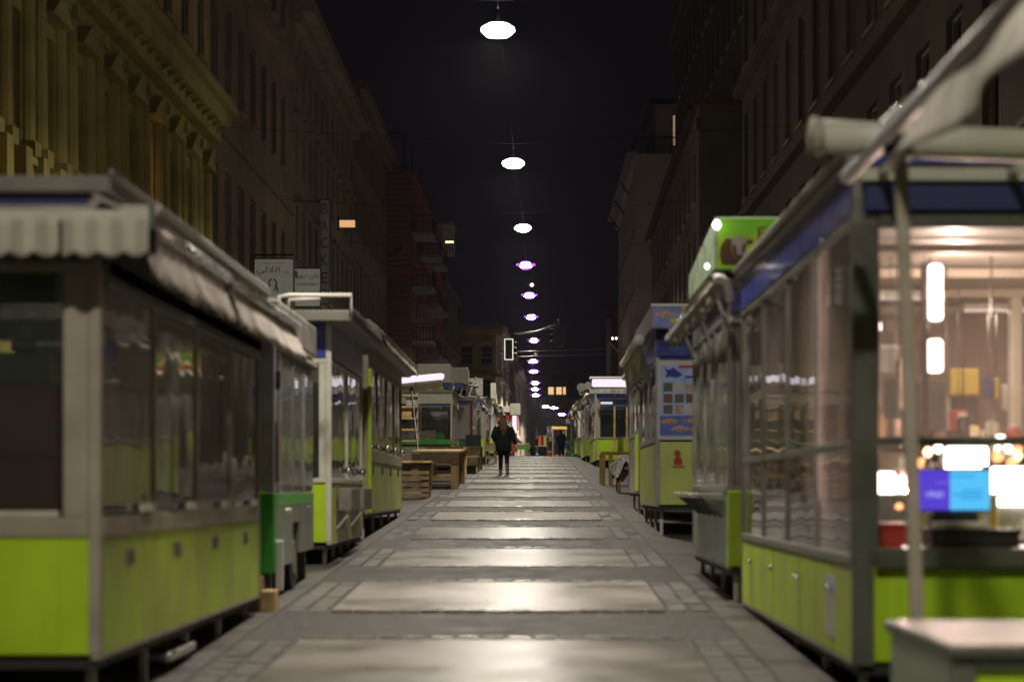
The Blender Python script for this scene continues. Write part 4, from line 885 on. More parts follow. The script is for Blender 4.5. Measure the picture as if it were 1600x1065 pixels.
for k in range(6):
    m = ('print_fish', 'fabric', 'cow', 'signgrey', 'print_gold', 'black')[k]; x0 = xR + .42 + k * .26; y0 = 12.75 + .3 * (k % 3); q = thing('food_tray', ('pinkish', 'cream', 'dark brown', 'pale grey', 'golden', 'black')[k] + ' food tray on the display deck behind the till screen', 'tray', (x0, y0, -.018))
    box('tray', (x0, y0, -.018), (x0 + .22, y0 + .28, .02), M['steel'], q, .01); mb = MB()
    for j in range(9): cx_, cy_ = x0 + .04 + .07 * (j % 3), y0 + .05 + .09 * (j // 3); mb.loft([(cx_, cy_, .021, .03, .03), (cx_, cy_, .05 + .02 * ((j * 7 + k) % 3), .034, .04), (cx_, cy_, .085 + .02 * ((j * 5 + k) % 3), .012, .012)], 8)
    f_ = mb.build('food', M[m], q, smooth=True); f_['kind'] = 'stuff'
for k, (u0, v0, u1, v1, dd, m, nm, lb) in enumerate(((1484, 575, 1530, 618, 16.3, 'yellow', 'wall_cabinet', 'small yellowish cabinet on the far wall of the lit stall'), (1540, 590, 1552, 622, 15.9, 'print_navy', 'packet', 'dark blue packet hanging in the lit stall'), (1555, 590, 1562, 622, 15.9, 'yellow', 'packet', 'yellow packet hanging beside the dark blue one'),
    (1566, 600, 1600, 640, 16.2, 'frame_pale', 'wall_cabinet', 'pale cabinet at the right end of the far wall'), (1580, 440, 1598, 680, 15.2, 'frame_pale', 'steel_column', 'pale upright column deep inside the lit stall'), (1362, 540, 1412, 585, 14.6, 'frame_dark', 'wall_cabinet', 'dark box behind the corner post of the lit stall'),
    (1488, 640, 1512, 672, 14.7, 'red', 'packet', 'dark red packet on the far shelf'), (1405, 560, 1416, 640, 13.4, 'print_fish', 'packet', 'long peach packet beside the muted blue cloth'), (1396, 655, 1408, 684, 13.4, 'print_fish', 'packet', 'short peach packet under the long one'))):
    a, c = px(u0, v1, dd), px(u1, v0, dd); q = thing(nm, lb, nm.replace('_', ' '), (a.x, dd, a.z)); box('body', a, c + Vector((0, .12, 0)), M[m], q, .01); box('front', (a.x + .015, dd - .006, a.z + .015), (c.x - .015, dd - .001, c.z - .015), M[m], q, .003)
    tube('hook', [((a.x + c.x) / 2, dd + .05, c.z), ((a.x + c.x) / 2, dd + .05, 1.36)], .004, M['frame_dark'], q, 5)
for k, (u, v, dd, sz) in enumerate(((1440, 722, 13.0, 10), (1470, 722, 13.4, 9), (1558, 712, 13.3, 12), (1582, 722, 13.0, 10), (1405, 790, 12.6, 7), (1590, 700, 13.6, 9))):  # amber glows added beside the lamps for the orange edge of glare
    q = thing('added_amber_glow', ('amber added glow low left of the till screen', 'amber added glow just above the till screen', 'amber added glow right of the long display lamp', 'amber added glow near the right edge of the lit stall', 'tiny amber added glow beside the red tray', 'amber added glow highest at the right edge')[k], 'added glow', px(u, v, dd)); p = px(u, v, dd); rr = sz * dd / F
    MB().loft([(p.x, dd, p.z - rr * .8, rr * .4, rr * .4), (p.x, dd, p.z - rr * .2, rr, rr * .8), (p.x, dd, p.z + rr * .3, rr * .7, rr * .6), (p.x, dd, p.z + rr * .7, rr * .3, rr * .3)], 12).build('glass', M['amber'], q, smooth=True)
    MB().loft([(p.x, dd, p.z + rr * .72, rr * .35, rr * .35), (p.x, dd, p.z + rr * 1.3, rr * .5, rr * .5)], 10).build('shade', M['frame_dark'], q)
r = thing('paper_bags', 'flat stack of pale paper bags on the counter below the till screen', 'paper bags', px(1500, 845, 11.3))
for k in range(4): p = px(1470 + k * 18, 826, 11.25); MB().hexa([(p.x - .06, 11.13, -.198), (p.x + .06, 11.13, -.198), (p.x + .06, 11.3, -.198), (p.x - .06, 11.3, -.198), (p.x - .05, 11.14, -.165), (p.x + .05, 11.14, -.17), (p.x + .05, 11.29, -.16), (p.x - .05, 11.29, -.165)]).build('bag', M['fabric'], r, .01)
def hang(label, u0, v0, u1, v1, d, m, cat='cloth', name='hanging_cloth', seed=1):
    a, c = px(u0, v1, d), px(u1, v0, d); r = thing(name, label, cat, (a.x, d, c.z))
    drape((a.x, d, c.z), (c.x, d, c.z), c.z - a.z, 0, 0, .012, (0, -1, 0), n=10, seed=seed).build('cloth', M[m], r, smooth=True, solid=.004)
    tube('hook', [((a.x + c.x) / 2, d, c.z), ((a.x + c.x) / 2, d, 1.36)], .004, M['black'], r, 5); return r
hang('muted blue cloth hanging inside the lit stall beside its corner post', 1381, 592, 1403, 655, 12.4, 'bluegrey')
hang('dark bag hanging beside the light boxes in the lit stall', 1440, 500, 1450, 690, 12.6, 'black', 'bag', 'hanging_bag', 4)
hang('brown paper roll hanging behind the corner post of the lit stall', 1364, 640, 1384, 690, 12.9, 'cow', 'bag', 'hanging_bag', 6)
r = thing('price_tags', 'row of small orange and white price tags hanging high in the lit stall', 'price tags', px(1375, 510, 12.6))
for k, m in enumerate(('orange', 'print_fish', 'white', 'signgrey')): a, c = px(1366 + k * 11, 516, 12.6), px(1374 + k * 11, 500, 12.6); box('tag', (a.x, 12.6, a.z), (c.x, 12.61, c.z), M[m], r)
a, c = px(1360, 499, 12.62), px(1415, 495, 12.62); box('rail', (a.x, 12.612, a.z), (c.x, 12.63, c.z), M['black'], r)
# ---- R0: awning, pole and cabinet of the stall out of frame on the right
t = thing('market_stall', 'awning rail with hanging canvas and a leaning pole, top right corner of the picture', 'market stall', (1.55, 9.3, gz(1.6, 9.3)), 'market stalls along the aisle')
MB().tube([(1.5, 10.45, 1.50), (1.5, 5.2, 1.53)], .036, 12).build('awning_rail', M['steel_dull'], t, smooth=True)
MB().tube([(1.5, 9.25, 1.555), (1.5, 8.4, 1.56)], .028, 10).build('rail_sleeve', M['chrome'], t, smooth=True)
MB().beam((1.66, 9.32, gz(1.66, 9.3) - .01), (1.565, 9.32, 1.52), .055).build('pole', M['frame'], t, .006)
MB().box((1.50, 9.27, 1.43), (1.62, 9.37, 1.52)).build('bracket', M['rubber'], t, .01)
drape((1.50, 8.35, 1.50), (1.50, 5.3, 1.53), .27, 0, 0, .05, (1, 0, 0), seed=33, tilt=-.10).build('canvas', M['fabric'], t, smooth=True, solid=.006)
MB().hexa([(1.53, 5.3, 1.515), (1.53, 8.2, 1.515), (2.6, 8.2, 1.95), (2.6, 5.3, 1.95), (1.53, 5.3, 1.53), (1.53, 8.2, 1.53), (2.6, 8.2, 1.965), (2.6, 5.3, 1.965)]).build('awning_sheet', M['fabric'], t)
box('stall_body', (2.75, 5.0, -1.0), (5.0, 8.8, 2.0), M['lime'], t); box('fascia', (2.7, 4.98, 1.5), (2.745, 8.85, 1.95), M['blue'], t)
box('leg', (2.8, 8.6, gz(2.8, 8.6) - .01), (2.88, 8.7, -1.0), M['frame_dark'], t); box('leg', (2.8, 5.2, gz(2.8, 5.2) - .01), (2.88, 5.3, -1.0), M['frame_dark'], t)
t = thing('counter_cabinet', 'low lime cabinet with a grey metal top in the bottom right corner', 'cabinet', (1.36, 7.1, gz(1.4, 7.1)))
box('top', (1.345, 7.02, -.545), (2.9, 8.38, -.50), M['frame_dark'], t, .012); box('side_panel', (1.36, 7.1, gz(1.4, 7.1) + .06), (1.385, 8.3, -.548), M['steel_green'], t, .004)
box('corner_post', (1.355, 7.04, gz(1.4, 7.1) - .01), (1.43, 7.095, -.548), M['frame_dark'], t, .006); box('front_panel', (1.435, 7.06, gz(1.4, 7.1) + .06), (2.85, 7.09, -.58), M['lime'], t, .004); box('lip', (1.432, 7.04, -.578), (2.88, 7.095, -.548), M['frame_dark'], t)
box('body', (1.39, 7.1, gz(1.4, 7.1) + .06), (2.85, 8.28, -.55), M['dark'], t); box('leg', (1.36, 8.22, gz(1.4, 8.3) - .02), (1.42, 8.30, gz(1.4, 7.1) + .055), M['frame_dark'], t); box('leg', (2.78, 7.1, gz(2.8, 7.1) - .02), (2.85, 7.17, gz(1.4, 7.1) + .055), M['frame_dark'], t)
# ---- R2 steel stall with folded awning, counter shelf and cow sign
x2 = 1.555
t, X, b, yy = stall('steel stall with a folded awning and counter shelf, carrying the cow sign', 1, x2, 17.45, 21.3, 2.3, -.63, .0, .04, 1.38, 1.60, 1.70, panes=3, doors=3, pm='green', fm='steel_dull', oh=.03, fascia=None, sp='steel_green', front_post=.10, legs=4)
b('lime_edge', -.008, .12, 17.40, 17.43, -.61, -.01, 'lime', .004)
b('blue_cap', .02, .3, 17.38, 17.42, 1.42, 1.58, 'blue', 0); b('bracket_bar', .0, .32, 17.36, 17.42, 1.33, 1.37, 'frame_pale', .006)
MB().tube([(1.36, 16.5, 1.60), (1.40, 22.9, 1.60)], .035, 12).build('awning_tube', M['chrome'], t, smooth=True)
MB().tube([(1.37, 16.45, 1.60), (1.41, 16.42, 1.595), (1.45, 16.42, 1.56), (1.47, 16.42, 1.49), (1.475, 16.42, 1.42)], .035, 12).build('awning_elbow', M['white'], t, smooth=True)
drape((1.39, 16.7, 1.57), (1.43, 22.8, 1.58), .14, .4, .03, .03, (1, 0, 0), seed=9).build('folded_canvas', M['steel_dull'], t, smooth=True, solid=.01)
for y in (17.2, 19.0, 21.0): MB().beam((1.54, y, 1.25), (1.42, y, 1.58), .03).build('awning_arm', M['steel'], t)
b('shelf_top', -.24, -.013, 17.7, 20.6, -.06, -.025, 'steel', .01)
for k in range(5): y = 17.9 + k * .6; MB().beam((X(-.01), y, -.22), (X(-.2), y, -.06), .025).build('shelf_bracket', M['frame_dark'], t)
a = (1.43, 17.35)
s_ = thing('cow_sign', 'green box sign with a brown and white cow head and a red letter F', 'sign', (1.43, 17.3, 1.74))
MB().hexa([(1.43, 17.3, 1.74), (4.2, 17.3, 1.74), (4.2, 20.2, 1.74), (1.43, 20.2, 1.74), (1.43, 17.3, 2.17), (4.2, 17.3, 2.17), (4.2, 20.2, 2.05), (1.43, 20.2, 2.0)]).build('box', mat('pale green acrylic', (.30, .40, .27), .3, var=.2), s_, .02)
gm = mat('green sign face', (.20, .52, .02), .4, var=.15, scale=3, emit=(.2, .6, .02), es=.16)
ym = mat('yellow green sign face', (.42, .58, .02), .4, var=.15, emit=(.4, .6, .02), es=.14)
cx0 = 1.455; box('face', (cx0, 17.285, 1.755), (4.18, 17.297, 2.155), gm, s_)
MB().prism([(cx0, 17.283, 1.765), (2.35, 17.283, 1.765), (2.35, 17.283, 2.0), (2.05, 17.283, 2.07), (1.75, 17.283, 2.02), (cx0, 17.283, 2.0)], (0, .0015, 0)).build('face_meadow', ym, s_)
def flat(name, pts, m, d, off): return MB().prism([(px(u, v, d).x, d - off, px(u, v, d).z) for u, v in pts], (0, .0012, 0)).build(name, m, s_)
D = 17.28
flat('cow_neck', [(1126, 385), (1134, 372), (1150, 374), (1158, 395), (1152, 415), (1128, 414), (1124, 400)], M['cow'], D, .0)
flat('cow_head', [(1143, 374), (1150, 369), (1162, 370), (1168, 379), (1166, 392), (1163, 405), (1151, 407), (1146, 398), (1142, 386)], M['cowlight'], D, .0016)
flat('cow_cheek', [(1143, 384), (1149, 382), (1152, 396), (1151, 404), (1147, 399)], M['cow'], D, .0030); flat('cow_cheek', [(1166, 380), (1160, 383), (1159, 396), (1163, 394)], M['cow'], D, .0030)
flat('cow_muzzle', [(1151, 399), (1160, 398), (1161, 405), (1156, 410), (1150, 406)], M['cow'], D, .0044)
flat('cow_ear', [(1143, 376), (1134, 373), (1131, 378), (1138, 382), (1144, 381)], M['cow'], D, .0058); flat('cow_ear', [(1166, 377), (1172, 374), (1178, 376), (1174, 382), (1167, 382)], M['cow'], D, .0058)
for q in ((1141, 372, 1138, 367, 1145, 371), (1166, 373, 1170, 368, 1163, 371)): flat('cow_horn', [(q[0], q[1]), (q[2], q[3]), (q[4], q[5])], M['cowlight'], D, .0058)
p = px(1191, 365, 17.28); text('F', M['red'], s_, p.x, p.z, 17.279, .07, .10, 'letter')
for (u, v, q) in ((1120, 351, .035), (1105, 416, .02)):
    pp = px(u, v, 17.2); MB().loft([(pp.x, 17.2, pp.z - q, q * .4, q * .4), (pp.x, 17.2, pp.z, q, q), (pp.x, 17.2, pp.z + q, q * .4, q * .4)], 12).build('sign_lamp', M['whiteglow'], s_, smooth=True)
# ---- R3 fish kiosk
x3 = 1.565; d3 = 28.0
t, X, b, yy = stall('blue and lime kiosk with a big fish poster on its end wall', 1, x3, d3, 32.2, 2.6, -.21, .63, .68, 1.62, 2.08, 2.14, panes=3, doors=3, pm='lime_light', fm='lilac', oh=.04, fascia='blue', front=False, sp='lime_light', legs=4)
b('end_wall', .055, 2.55, d3 - .004, d3 + .03, .64, 1.70, 'lilac', 0); b('front_band', .0, 2.55, d3 - .05, d3 - .013, 1.72, 1.86, 'blue', 0); b('front_dark_band', .0, 2.55, d3 - .04, d3 - .013, 1.87, 2.07, 'blue_dark', 0)  # upper front band is a darker blue than the lower
r = thing('fish_poster', 'framed pale blue poster of fish photographs on the fish kiosk end wall', 'poster', px(1055, 686, d3))
P = lambda u, v: px(u, v, d3 - .02)
def pr(name, u0, v0, u1, v1, m, off, parent=None): a, c = P(u0, v1), P(u1, v0); return box(name, (a.x, d3 - .010 - off - .0015, a.z), (c.x, d3 - .010 - off, c.z), M[m], parent or r)
a, c = P(1028, 686), P(1100, 563); box('border', (a.x, d3 - .010, a.z), (c.x, d3 - .005, c.z), M['frame_pale'], r)
pr('sheet', 1031, 570, 1097, 682, 'print_blue', .001); pr('sea_print', 1031, 649, 1097, 680, 'print_mid', .003)
for i in range(5):
    for j in range(3): pr('photo', 1036.5 + i * 18 * .98, 597.5 + j * 17.4, 1051 + i * 18 * .98, 611.5 + j * 17.4, ('frame_dark', 'print_gold', 'signgrey', 'cow', 'print_fish', 'stucco_y')[(i * 2 + j * 3 + (i * j)) % 6], .003) if i < 4 else None
r_flat = lambda name, pts, m, off: MB().prism([(P(u, v).x, d3 - .010 - off, P(u, v).z) for u, v in pts], (0, -.0015, 0)).build(name, M[m], r)
def fish(cu, cv, L, h, m, off, fl=1, fn=None):
    pts = [(cu - fl * L * .5, cv), (cu - fl * L * .3, cv - h * .42), (cu, cv - h * .5), (cu + fl * L * .25, cv - h * .2), (cu + fl * L * .38, cv - h * .1), (cu + fl * L * .5, cv - h * .45), (cu + fl * L * .46, cv), (cu + fl * L * .5, cv + h * .45), (cu + fl * L * .38, cv + h * .12), (cu + fl * L * .2, cv + h * .3), (cu, cv + h * .45), (cu - fl * L * .3, cv + h * .38)]
    return (fn or r_flat)('fish_print', pts, m, off)
r_flat('emblem', [(1038, 573), (1044, 578), (1052, 574), (1060, 580), (1066, 585), (1058, 590), (1047, 588), (1040, 590), (1042, 582)], 'print_navy', .005)
fish(1045, 658, 30, 9, 'print_gold', .005, -1); fish(1078, 656, 24, 8, 'print_gold', .005, -1); fish(1066, 670, 36, 11, 'print_fish', .006)
p = P(1075, 572); MB().box((p.x - .12, d3 - .018, p.z - .02), (p.x + .2, d3 - .0165, p.z + .012)).build('heading_print', M['red'], r)
p = P(1074, 588); MB().box((p.x - .03, d3 - .018, p.z - .016), (p.x + .2, d3 - .0165, p.z + .008)).build('heading_print', M['print_navy'], r)
s2 = thing('fish_sign', 'blue roof sign with a pale fish picture and yellow corners on the fish kiosk', 'sign', px(1017, 513, d3 - .3))
a, c = px(1018, 513, d3 - .3), px(1130, 476, d3 - .3)
MB().hexa([(a.x, d3 - .3, a.z), (c.x, d3 - .3, a.z), (c.x, d3 + 3.6, a.z), (a.x - .02, d3 + 3.6, a.z), (a.x, d3 - .3, c.z), (c.x, d3 - .3, c.z), (c.x, d3 + 3.6, c.z - .05), (a.x - .02, d3 + 3.6, c.z - .05)]).build('box', M['lilac'], s2, .015)
box('face', (a.x + .02, d3 - .308, a.z + .02), (c.x - .02, d3 - .302, c.z - .02), mat('sign sky print', (.20, .28, .62), .35), s2); box('trim', (a.x - .01, d3 - .312, c.z - .02), (c.x, d3 - .301, c.z + .015), M['white'], s2)
sf = lambda name, pts, m, off: MB().prism([(px(u, v, d3 - .31).x, d3 - .309 - off, px(u, v, d3 - .31).z) for u, v in pts], (0, -.0015, 0)).build(name, M[m], s2)
fish(1041, 491, 38, 14, 'print_fish', .001, 1, sf); sf('corner_print', [(1047, 497), (1066, 497), (1066, 504), (1047, 504)], 'yellow', .001); sf('corner_print', [(1065, 480), (1076, 480), (1076, 490), (1065, 488)], 'yellow', .003)
st_ = thing('stencil_mark', 'red spray stencil mark on the lime end panel of the fish kiosk', 'stencil', px(1059, 717, d3))
P2 = lambda u, v: (px(u, v, d3 - .006).x, d3 - .004, px(u, v, d3 - .006).z)
MB().prism([P2(*q) for q in ((1054, 704), (1059, 702), (1063, 705), (1064, 711), (1061, 714), (1066, 717), (1066, 726), (1053, 726), (1053, 717), (1057, 713), (1053, 710))], (0, .002, 0)).build('mark', M['red'], st_); MB().prism([P2(*q) for q in ((1050, 727.5), (1070, 727.5), (1070, 730), (1050, 730))], (0, .002, 0)).build('underline', M['red'], st_)
# awning gear on the fish kiosk side
MB().tube([(1.36, 28.3, 1.95), (1.36, 33.5, 1.93)], .05, 10).build('awning_roll', M['frame_pale'], t, smooth=True); MB().tube([(1.36, 28.25, 1.95), (1.36, 28.3, 1.95)], .075, 14).build('roll_cap', M['white'], t, smooth=True)
drape((1.38, 28.6, 1.9), (1.38, 33.4, 1.88), .42, .5, .08, .06, (1, 0, 0), seed=41, tilt=.10).build('folded_canvas', M['steel_dull'], t, smooth=True, solid=.01)
# ---- R4
t, X, b, yy = stall('steel sided stall with a lime corner strip, just behind the fish kiosk', 1, 1.62, 33.3, 37.2, 2.4, -.05, .86, .92, 1.9, 2.25, 2.34, panes=3, doors=3, pm='lime', fm='steel_dull', sp='steel', fascia=None, legs=3, oh=.04)
b('lime_corner', -.03, .0, 33.26, 34.4, -.02, .86, 'lime', .01)
b('side_board', -.07, -.035, 33.9, 37, 1.95, 2.22, 'yellow', 0); b('side_band', -.08, -.072, 33.9, 37, 2.0, 2.06, 'red', 0); b('side_band', -.08, -.072, 33.9, 37, 2.13, 2.2, 'green', 0)
MB().tube([(1.53, 33.5, 1.90), (1.53, 37, 1.90)], .045, 10).build('awning_roll', M['white'], t, smooth=True)
# ------------------------------------------------------------------ farther stalls
def far_stall(label, s, x, d0, d1, depth, h, pm='lime', fm='steel_dull', panes=2, fascia='blue', awn=True, front_post=.12, ph=.92, seed=0, canvas='fabric', frontpanes=1):
    g = gz(x, d0)
    t, X, b, yy = stall(label, s, x, d0, d1, depth, g + .22, g + ph, g + ph + .04, g + h - .45, g + h - .15, g + h - .06, panes=panes, doors=panes, pm=pm, fm=fm, fascia=fascia, oh=.05, legs=2, bev=0, front_post=front_post, frontpanes=frontpanes, glassm='glass')
    if awn:
        z = g + h - .3; MB().tube([(X(-.28), d0 - .1, z), (X(-.28), d1, z)], .07, 10).build('awning_roll', M['frame_pale'], t, smooth=True)
        drape((X(-.26), d0, z - .03), (X(-.26), d1, z - .03), .30, .5, .08, .07, (1, 0, 0), seed=seed, tilt=-s * .12).build('folded_canvas', M[canvas], t, smooth=True, solid=.012)
        for y in (d0 + .2, d1 - .3): MB().beam((X(-.02), y, z - .5), (X(-.26), y, z), .05).build('awning_arm', M['steel'], t)
    return t, X, b
t5, X, b = far_stall('glass fronted stall with a white corner post and green counter behind the timber tables', -1, -2.42, 64, 69.5, 3.4, 2.5, pm='frame', fm='frame_pale', panes=3, front_post=.06, seed=51, awn=False, fascia=None)
b('counter_edge', .0, 2.4, 63.9, 63.985, gz(-2.4, 64) + .84, gz(-2.4, 64) + .99, 'green', .01)
g = gz(-2.4, 64)
goods(-1, -2.42, [('carton', 'long white and brown carton leaning inside the glass fronted stall', 'carton', .5, 1.5, 64.4, 64.9, g + .98, g + 1.25, 'print_fish'), ('carton', 'green covered box inside the glass fronted stall', 'carton', .2, 2.1, 65.2, 65.9, g + .98, g + 1.2, 'green'),
    ('carton', 'dark carton on the back counter of the glass fronted stall', 'carton', 1.9, 2.6, 64.4, 65, g + .98, g + 1.5, 'black')])
for (u0, v0, u1, v1, d, lb) in ((651, 568, 704, 600, 64.5, 'wide pale cooling unit box on the roof of the glass fronted stall'), (706, 574, 731, 600, 67, 'narrow pale cooling unit box on the same roof, nearer the aisle')):
    a, c = px(u0, v1, d), px(u1, v0, d); r = thing('cooling_unit', lb, 'cooling unit', (a.x, d, a.z), 'cooling units on the stall roof')
    box('casing', a, c + Vector((0, 1.4, 0)), M['signgrey'], r, .03); box('foot', (a.x + .1, d + .2, a.z - .12), (a.x + .2, d + 1.2, a.z - .002), M['frame_dark'], r); box('foot', (c.x - .2, d + .2, a.z - .12), (c.x - .1, d + 1.2, a.z - .002), M['frame_dark'], r)
    g_ = MB(); [g_.box((a.x + .1, d - .02, a.z + .08 + k * .07), (c.x - .1, d - .004, a.z + .10 + k * .07)) for k in range(int((c.z - a.z - .15) / .07))]; g_.build('grille', M['frame_pale'], r)
for (u0, u1, lb) in ((693, 706, 'blue crate end under the wide cooling unit'), (711, 722, 'blue crate end under the narrow cooling unit')):
    a, c = px(u0, 606, 64.2), px(u1, 599, 64.2); r = thing('blue_crate', lb, 'crate', (a.x, 64.2, a.z)); box('side', a, c + Vector((0, .4, 0)), M['blue'], r, .01); box('rim', (a.x - .02, 64.18, c.z + .002), (c.x + .02, 64.62, c.z + .03), M['blue'], r)
# folded awning gear bundles in front of that stall
t = thing('folded_awning', 'bundled folded awning with chrome arms between the glass fronted stall and the next', 'awning', px(725, 605, 69.8))
for k in range(3): 
    q = px(700 + k * 15, 604 - k * 2, 69.75); drape((q.x, 69.75, q.z + .1), (q.x + .28, 69.75, q.z + .05), .42, .16, .06, .05, (0, -1, 0), seed=60 + k, n=12).build('canvas', M[('steel_dull', 'black', 'fabric')[k]], t, smooth=True, solid=.05)
    MB().beam(q + Vector((.05, -.05, -.4)), q + Vector((.3, -.05, .25)), .06).build('arm', M['chrome'], t)
MB().tube([px(700, 600, 69.7), px(748, 604, 69.7)], .04, 8).build('rail', M['steel'], t)
t6, X, b = far_stall('narrow steel stall with grey shutters, a red post and a white canopy edge', -1, -2.0, 70.5, 76, 2.6, 2.55, pm='green', fm='steel_dull', panes=2, seed=53, canvas='plast')
g = gz(-2, 70.5); b('canopy_edge', -.15, .8, 70.2, 70.44, g + 2.18, g + 2.32, 'white', .02); b('shutter', .12, .55, 70.38, 70.46, g + .95, g + 2.0, 'frame_pale', 0); b('shutter', .6, 1.0, 70.38, 70.46, g + .95, g + 2.0, 'frame', 0)
b('red_post', .0, .07, 70.36, 70.44, g + .5, g + 2.1, 'maroon', 0)
t7, X, b = far_stall('dark stall with pale posts and a green and white roof board, further left', -1, -1.78, 79.5, 86, 2.4, 2.5, pm='lime', fm='frame', panes=2, seed=55, canvas='steel_dull')
g = gz(-1.8, 79.5); b('roof_board', .1, 2.2, 79.3, 79.36, g + 2.46, g + 3.1, 'signgrey', 0); b('board_print', .6, 1.9, 79.29, 79.298, g + 2.5, g + 3.05, 'green', 0); b('board_print', .75, 1.3, 79.28, 79.288, g + 2.6, g + 3.0, 'cow', 0)
t8, X, b = far_stall('pale stall with a small orange and blue poster, left of the woman', -1, -1.72, 91, 98, 2.0, 2.5, pm='lime', fm='frame_pale', panes=2, seed=57)
g = gz(-1.7, 91); b('poster', .1, .35, 90.9, 90.96, g + 1.2, g + 1.95, 'print_mid', 0); b('poster_print', .14, .31, 90.89, 90.897, g + 1.4, g + 1.9, 'orange', 0)
b('sign_plate', -.12, .1, 90.6, 90.7, g + 2.5, g + 3.15, 'signgrey', 0)
t9, X, b = far_stall('white topped stall with a red band and a bright lime panel behind the woman', -1, -1.22, 113, 119, 1.6, 2.55, pm='lime', fm='frame_pale', panes=2, fascia='red', awn=False, seed=59)
g = gz(-1.2, 113); b('red_band', .04, 1.15, 112.9, 112.95, g + 1.85, g + 2.15, 'red', 0); b('white_top', -.35, 1.4, 112.8, 113.2, g + 2.3, g + 2.62, 'white', .02); b('end_box', -.5, .05, 112.7, 113.4, g + 2.15, g + 2.75, 'signgrey', .03); b('lime_plate', .75, 1.1, 112.9, 112.95, g + .25, g + .85, 'lime', 0); b('red_plate', -.35, -.1, 112.9, 113.1, g + .25, g + 1.0, 'red', 0)
t = thing('light_column', 'tall white glowing advertising column with a red edge behind the woman', 'lit column', px(801, 700, 122))
MB().prism([(px(u, v, 122).x, 122, px(u, v, 122).z) for u, v in ((795.5, 640), (806.5, 641), (807.5, 671), (799.5, 671))], (0, .35, 0)).build('lit_face', M['fluo'], t)
MB().prism([(px(u, v, 122).x, 121.98, px(u, v, 122).z) for u, v in ((806.7, 640), (808.6, 640), (809.6, 671), (807.7, 671))], (0, .4, 0)).build('red_edge', emis('red lit edge', (1, .12, .2), .8), t)
MB().prism([(px(u, v, 122).x, 121.98, px(u, v, 122).z) for u, v in ((795.5, 638), (808.6, 638), (808.6, 639.6), (795.5, 639.6))], (0, .4, 0)).build('cap', M['fringe_glow'], t)
box('foot', (px(801, 0, 122).x - .12, 122.05, gz(-1, 122) - .01), (px(801, 0, 122).x + .12, 122.3, px(0, 671.2, 122).z), M['frame_dark'], t)
# right side, far stalls
tr, X, b = far_stall('lime fronted stall with a glowing white awning roll and hanging poles, far right', 1, 2.07, 74, 81, 2.6, 2.75, pm='lime', fm='frame', panes=3, seed=71, canvas='steel_dull', ph=.98)
g = gz(2.1, 74); b('tube_light', -.12, 1.35, 73.7, 73.95, g + 2.72, g + 2.98, 'fluo', .05); b('light_cover', -.2, 1.5, 73.68, 74.4, g + 2.99, g + 3.06, 'white', .02); b('valance', -.2, 1.4, 73.72, 73.8, g + 2.48, g + 2.64, 'plast', .01)
for k in range(3): b('bamboo_pole', .62 + k * .42, .68 + k * .42, 73.85, 73.92, g + .6, g + 2.5, 'wood', 0)
b('inner_lamp', .2, .6, 74.4, 74.5, g + 2.16, g + 2.24, 'fluo', 0)
tr, X, b = far_stall('row stall with bundled grey canvas and a lime strip, right after the glowing awning', 1, 1.93, 84, 91, 2.4, 2.6, pm='lime', fm='steel', panes=3, seed=73, canvas='fabric'); b('lime_strip', -.05, .0, 83.9, 84.1, gz(2, 84) + .3, gz(2, 84) + 1.2, 'lime', 0)
tr, X, b = far_stall('steel stall with a white roller end, second last on the right', 1, 1.98, 93.5, 101, 2.4, 2.55, pm='lime_pale', fm='steel', panes=3, seed=75, canvas='plast'); b('white_column', -.1, .1, 93.3, 93.45, gz(2, 93) + .9, gz(2, 93) + 2.1, 'white', .02)
tr, X, b = far_stall('pale stall with a yellow counter panel, last on the right before the crest', 1, 2.05, 104, 111, 2.4, 2.5, pm='yellow', fm='frame_pale', panes=3, seed=77)
# roof bundle cap pipes
for k, (u, v, d) in enumerate(((908, 605, 83.6), (919, 602, 82.5), (897, 640, 103))):
    q = px(u, v, d); t = thing('awning_roll_end', ('rolled awning with a round white end above the bundled grey canvas', 'rolled awning with a round white end beside the glowing awning', 'small rolled awning with a dark clamp on the last right stall')[k], 'awning roll', q)
    MB().tube([q, q + Vector((.1, 3, -.05))], .14 - .02 * k, 12).build('roll', M['frame_pale'], t); MB().tube([q + Vector((0, -.06, 0)), q], .17 - .02 * k, 12).build('end_cap', M['white'], t)
# ------------------------------------------------------------------ timber tables, crates and trestles
def slat_table(label, x0, x1, y0, y1, zt, m='wood', slope=0, planks=6, group=None, legw=.1):
    t = thing('timber_table', label, 'table', (x0, y0, gz((x0 + x1) / 2, y0)), group); w = (y1 - y0) / planks
    for k in range(planks):
        zz = zt + slope * (k + .5) / planks
        MB().hexa([(x0, y0 + w * k + .008, zz - .04), (x1, y0 + w * k + .008, zz - .04), (x1, y0 + w * (k + 1) - .008, zz - .04 + slope / planks), (x0, y0 + w * (k + 1) - .008, zz - .04 + slope / planks),
                   (x0, y0 + w * k + .008, zz), (x1, y0 + w * k + .008, zz), (x1, y0 + w * (k + 1) - .008, zz + slope / planks), (x0, y0 + w * (k + 1) - .008, zz + slope / planks)]).build('plank', M[m], t)
    for lx in (x0 + .02, x1 - .02 - legw):
        for ly, zz in ((y0 + .02, zt), (y1 - .12, zt + slope)): box('leg', (lx, ly, gz(lx, ly) - .01), (lx + legw, ly + .08, zz - .045), M[m], t)
    box('apron', (x0 + .02, y0 - .03, zt - .28), (x1 - .02, y0 + .012, zt - .05), M['wood_dark' if m == 'wood' else m], t)
    zl = gz(x0, y0) + .22; box('stretcher', (x0 + .02 + legw, y0 + .03, zl), (x1 - .02 - legw, y0 + .08, zl + .09), M[m], t)
    return t
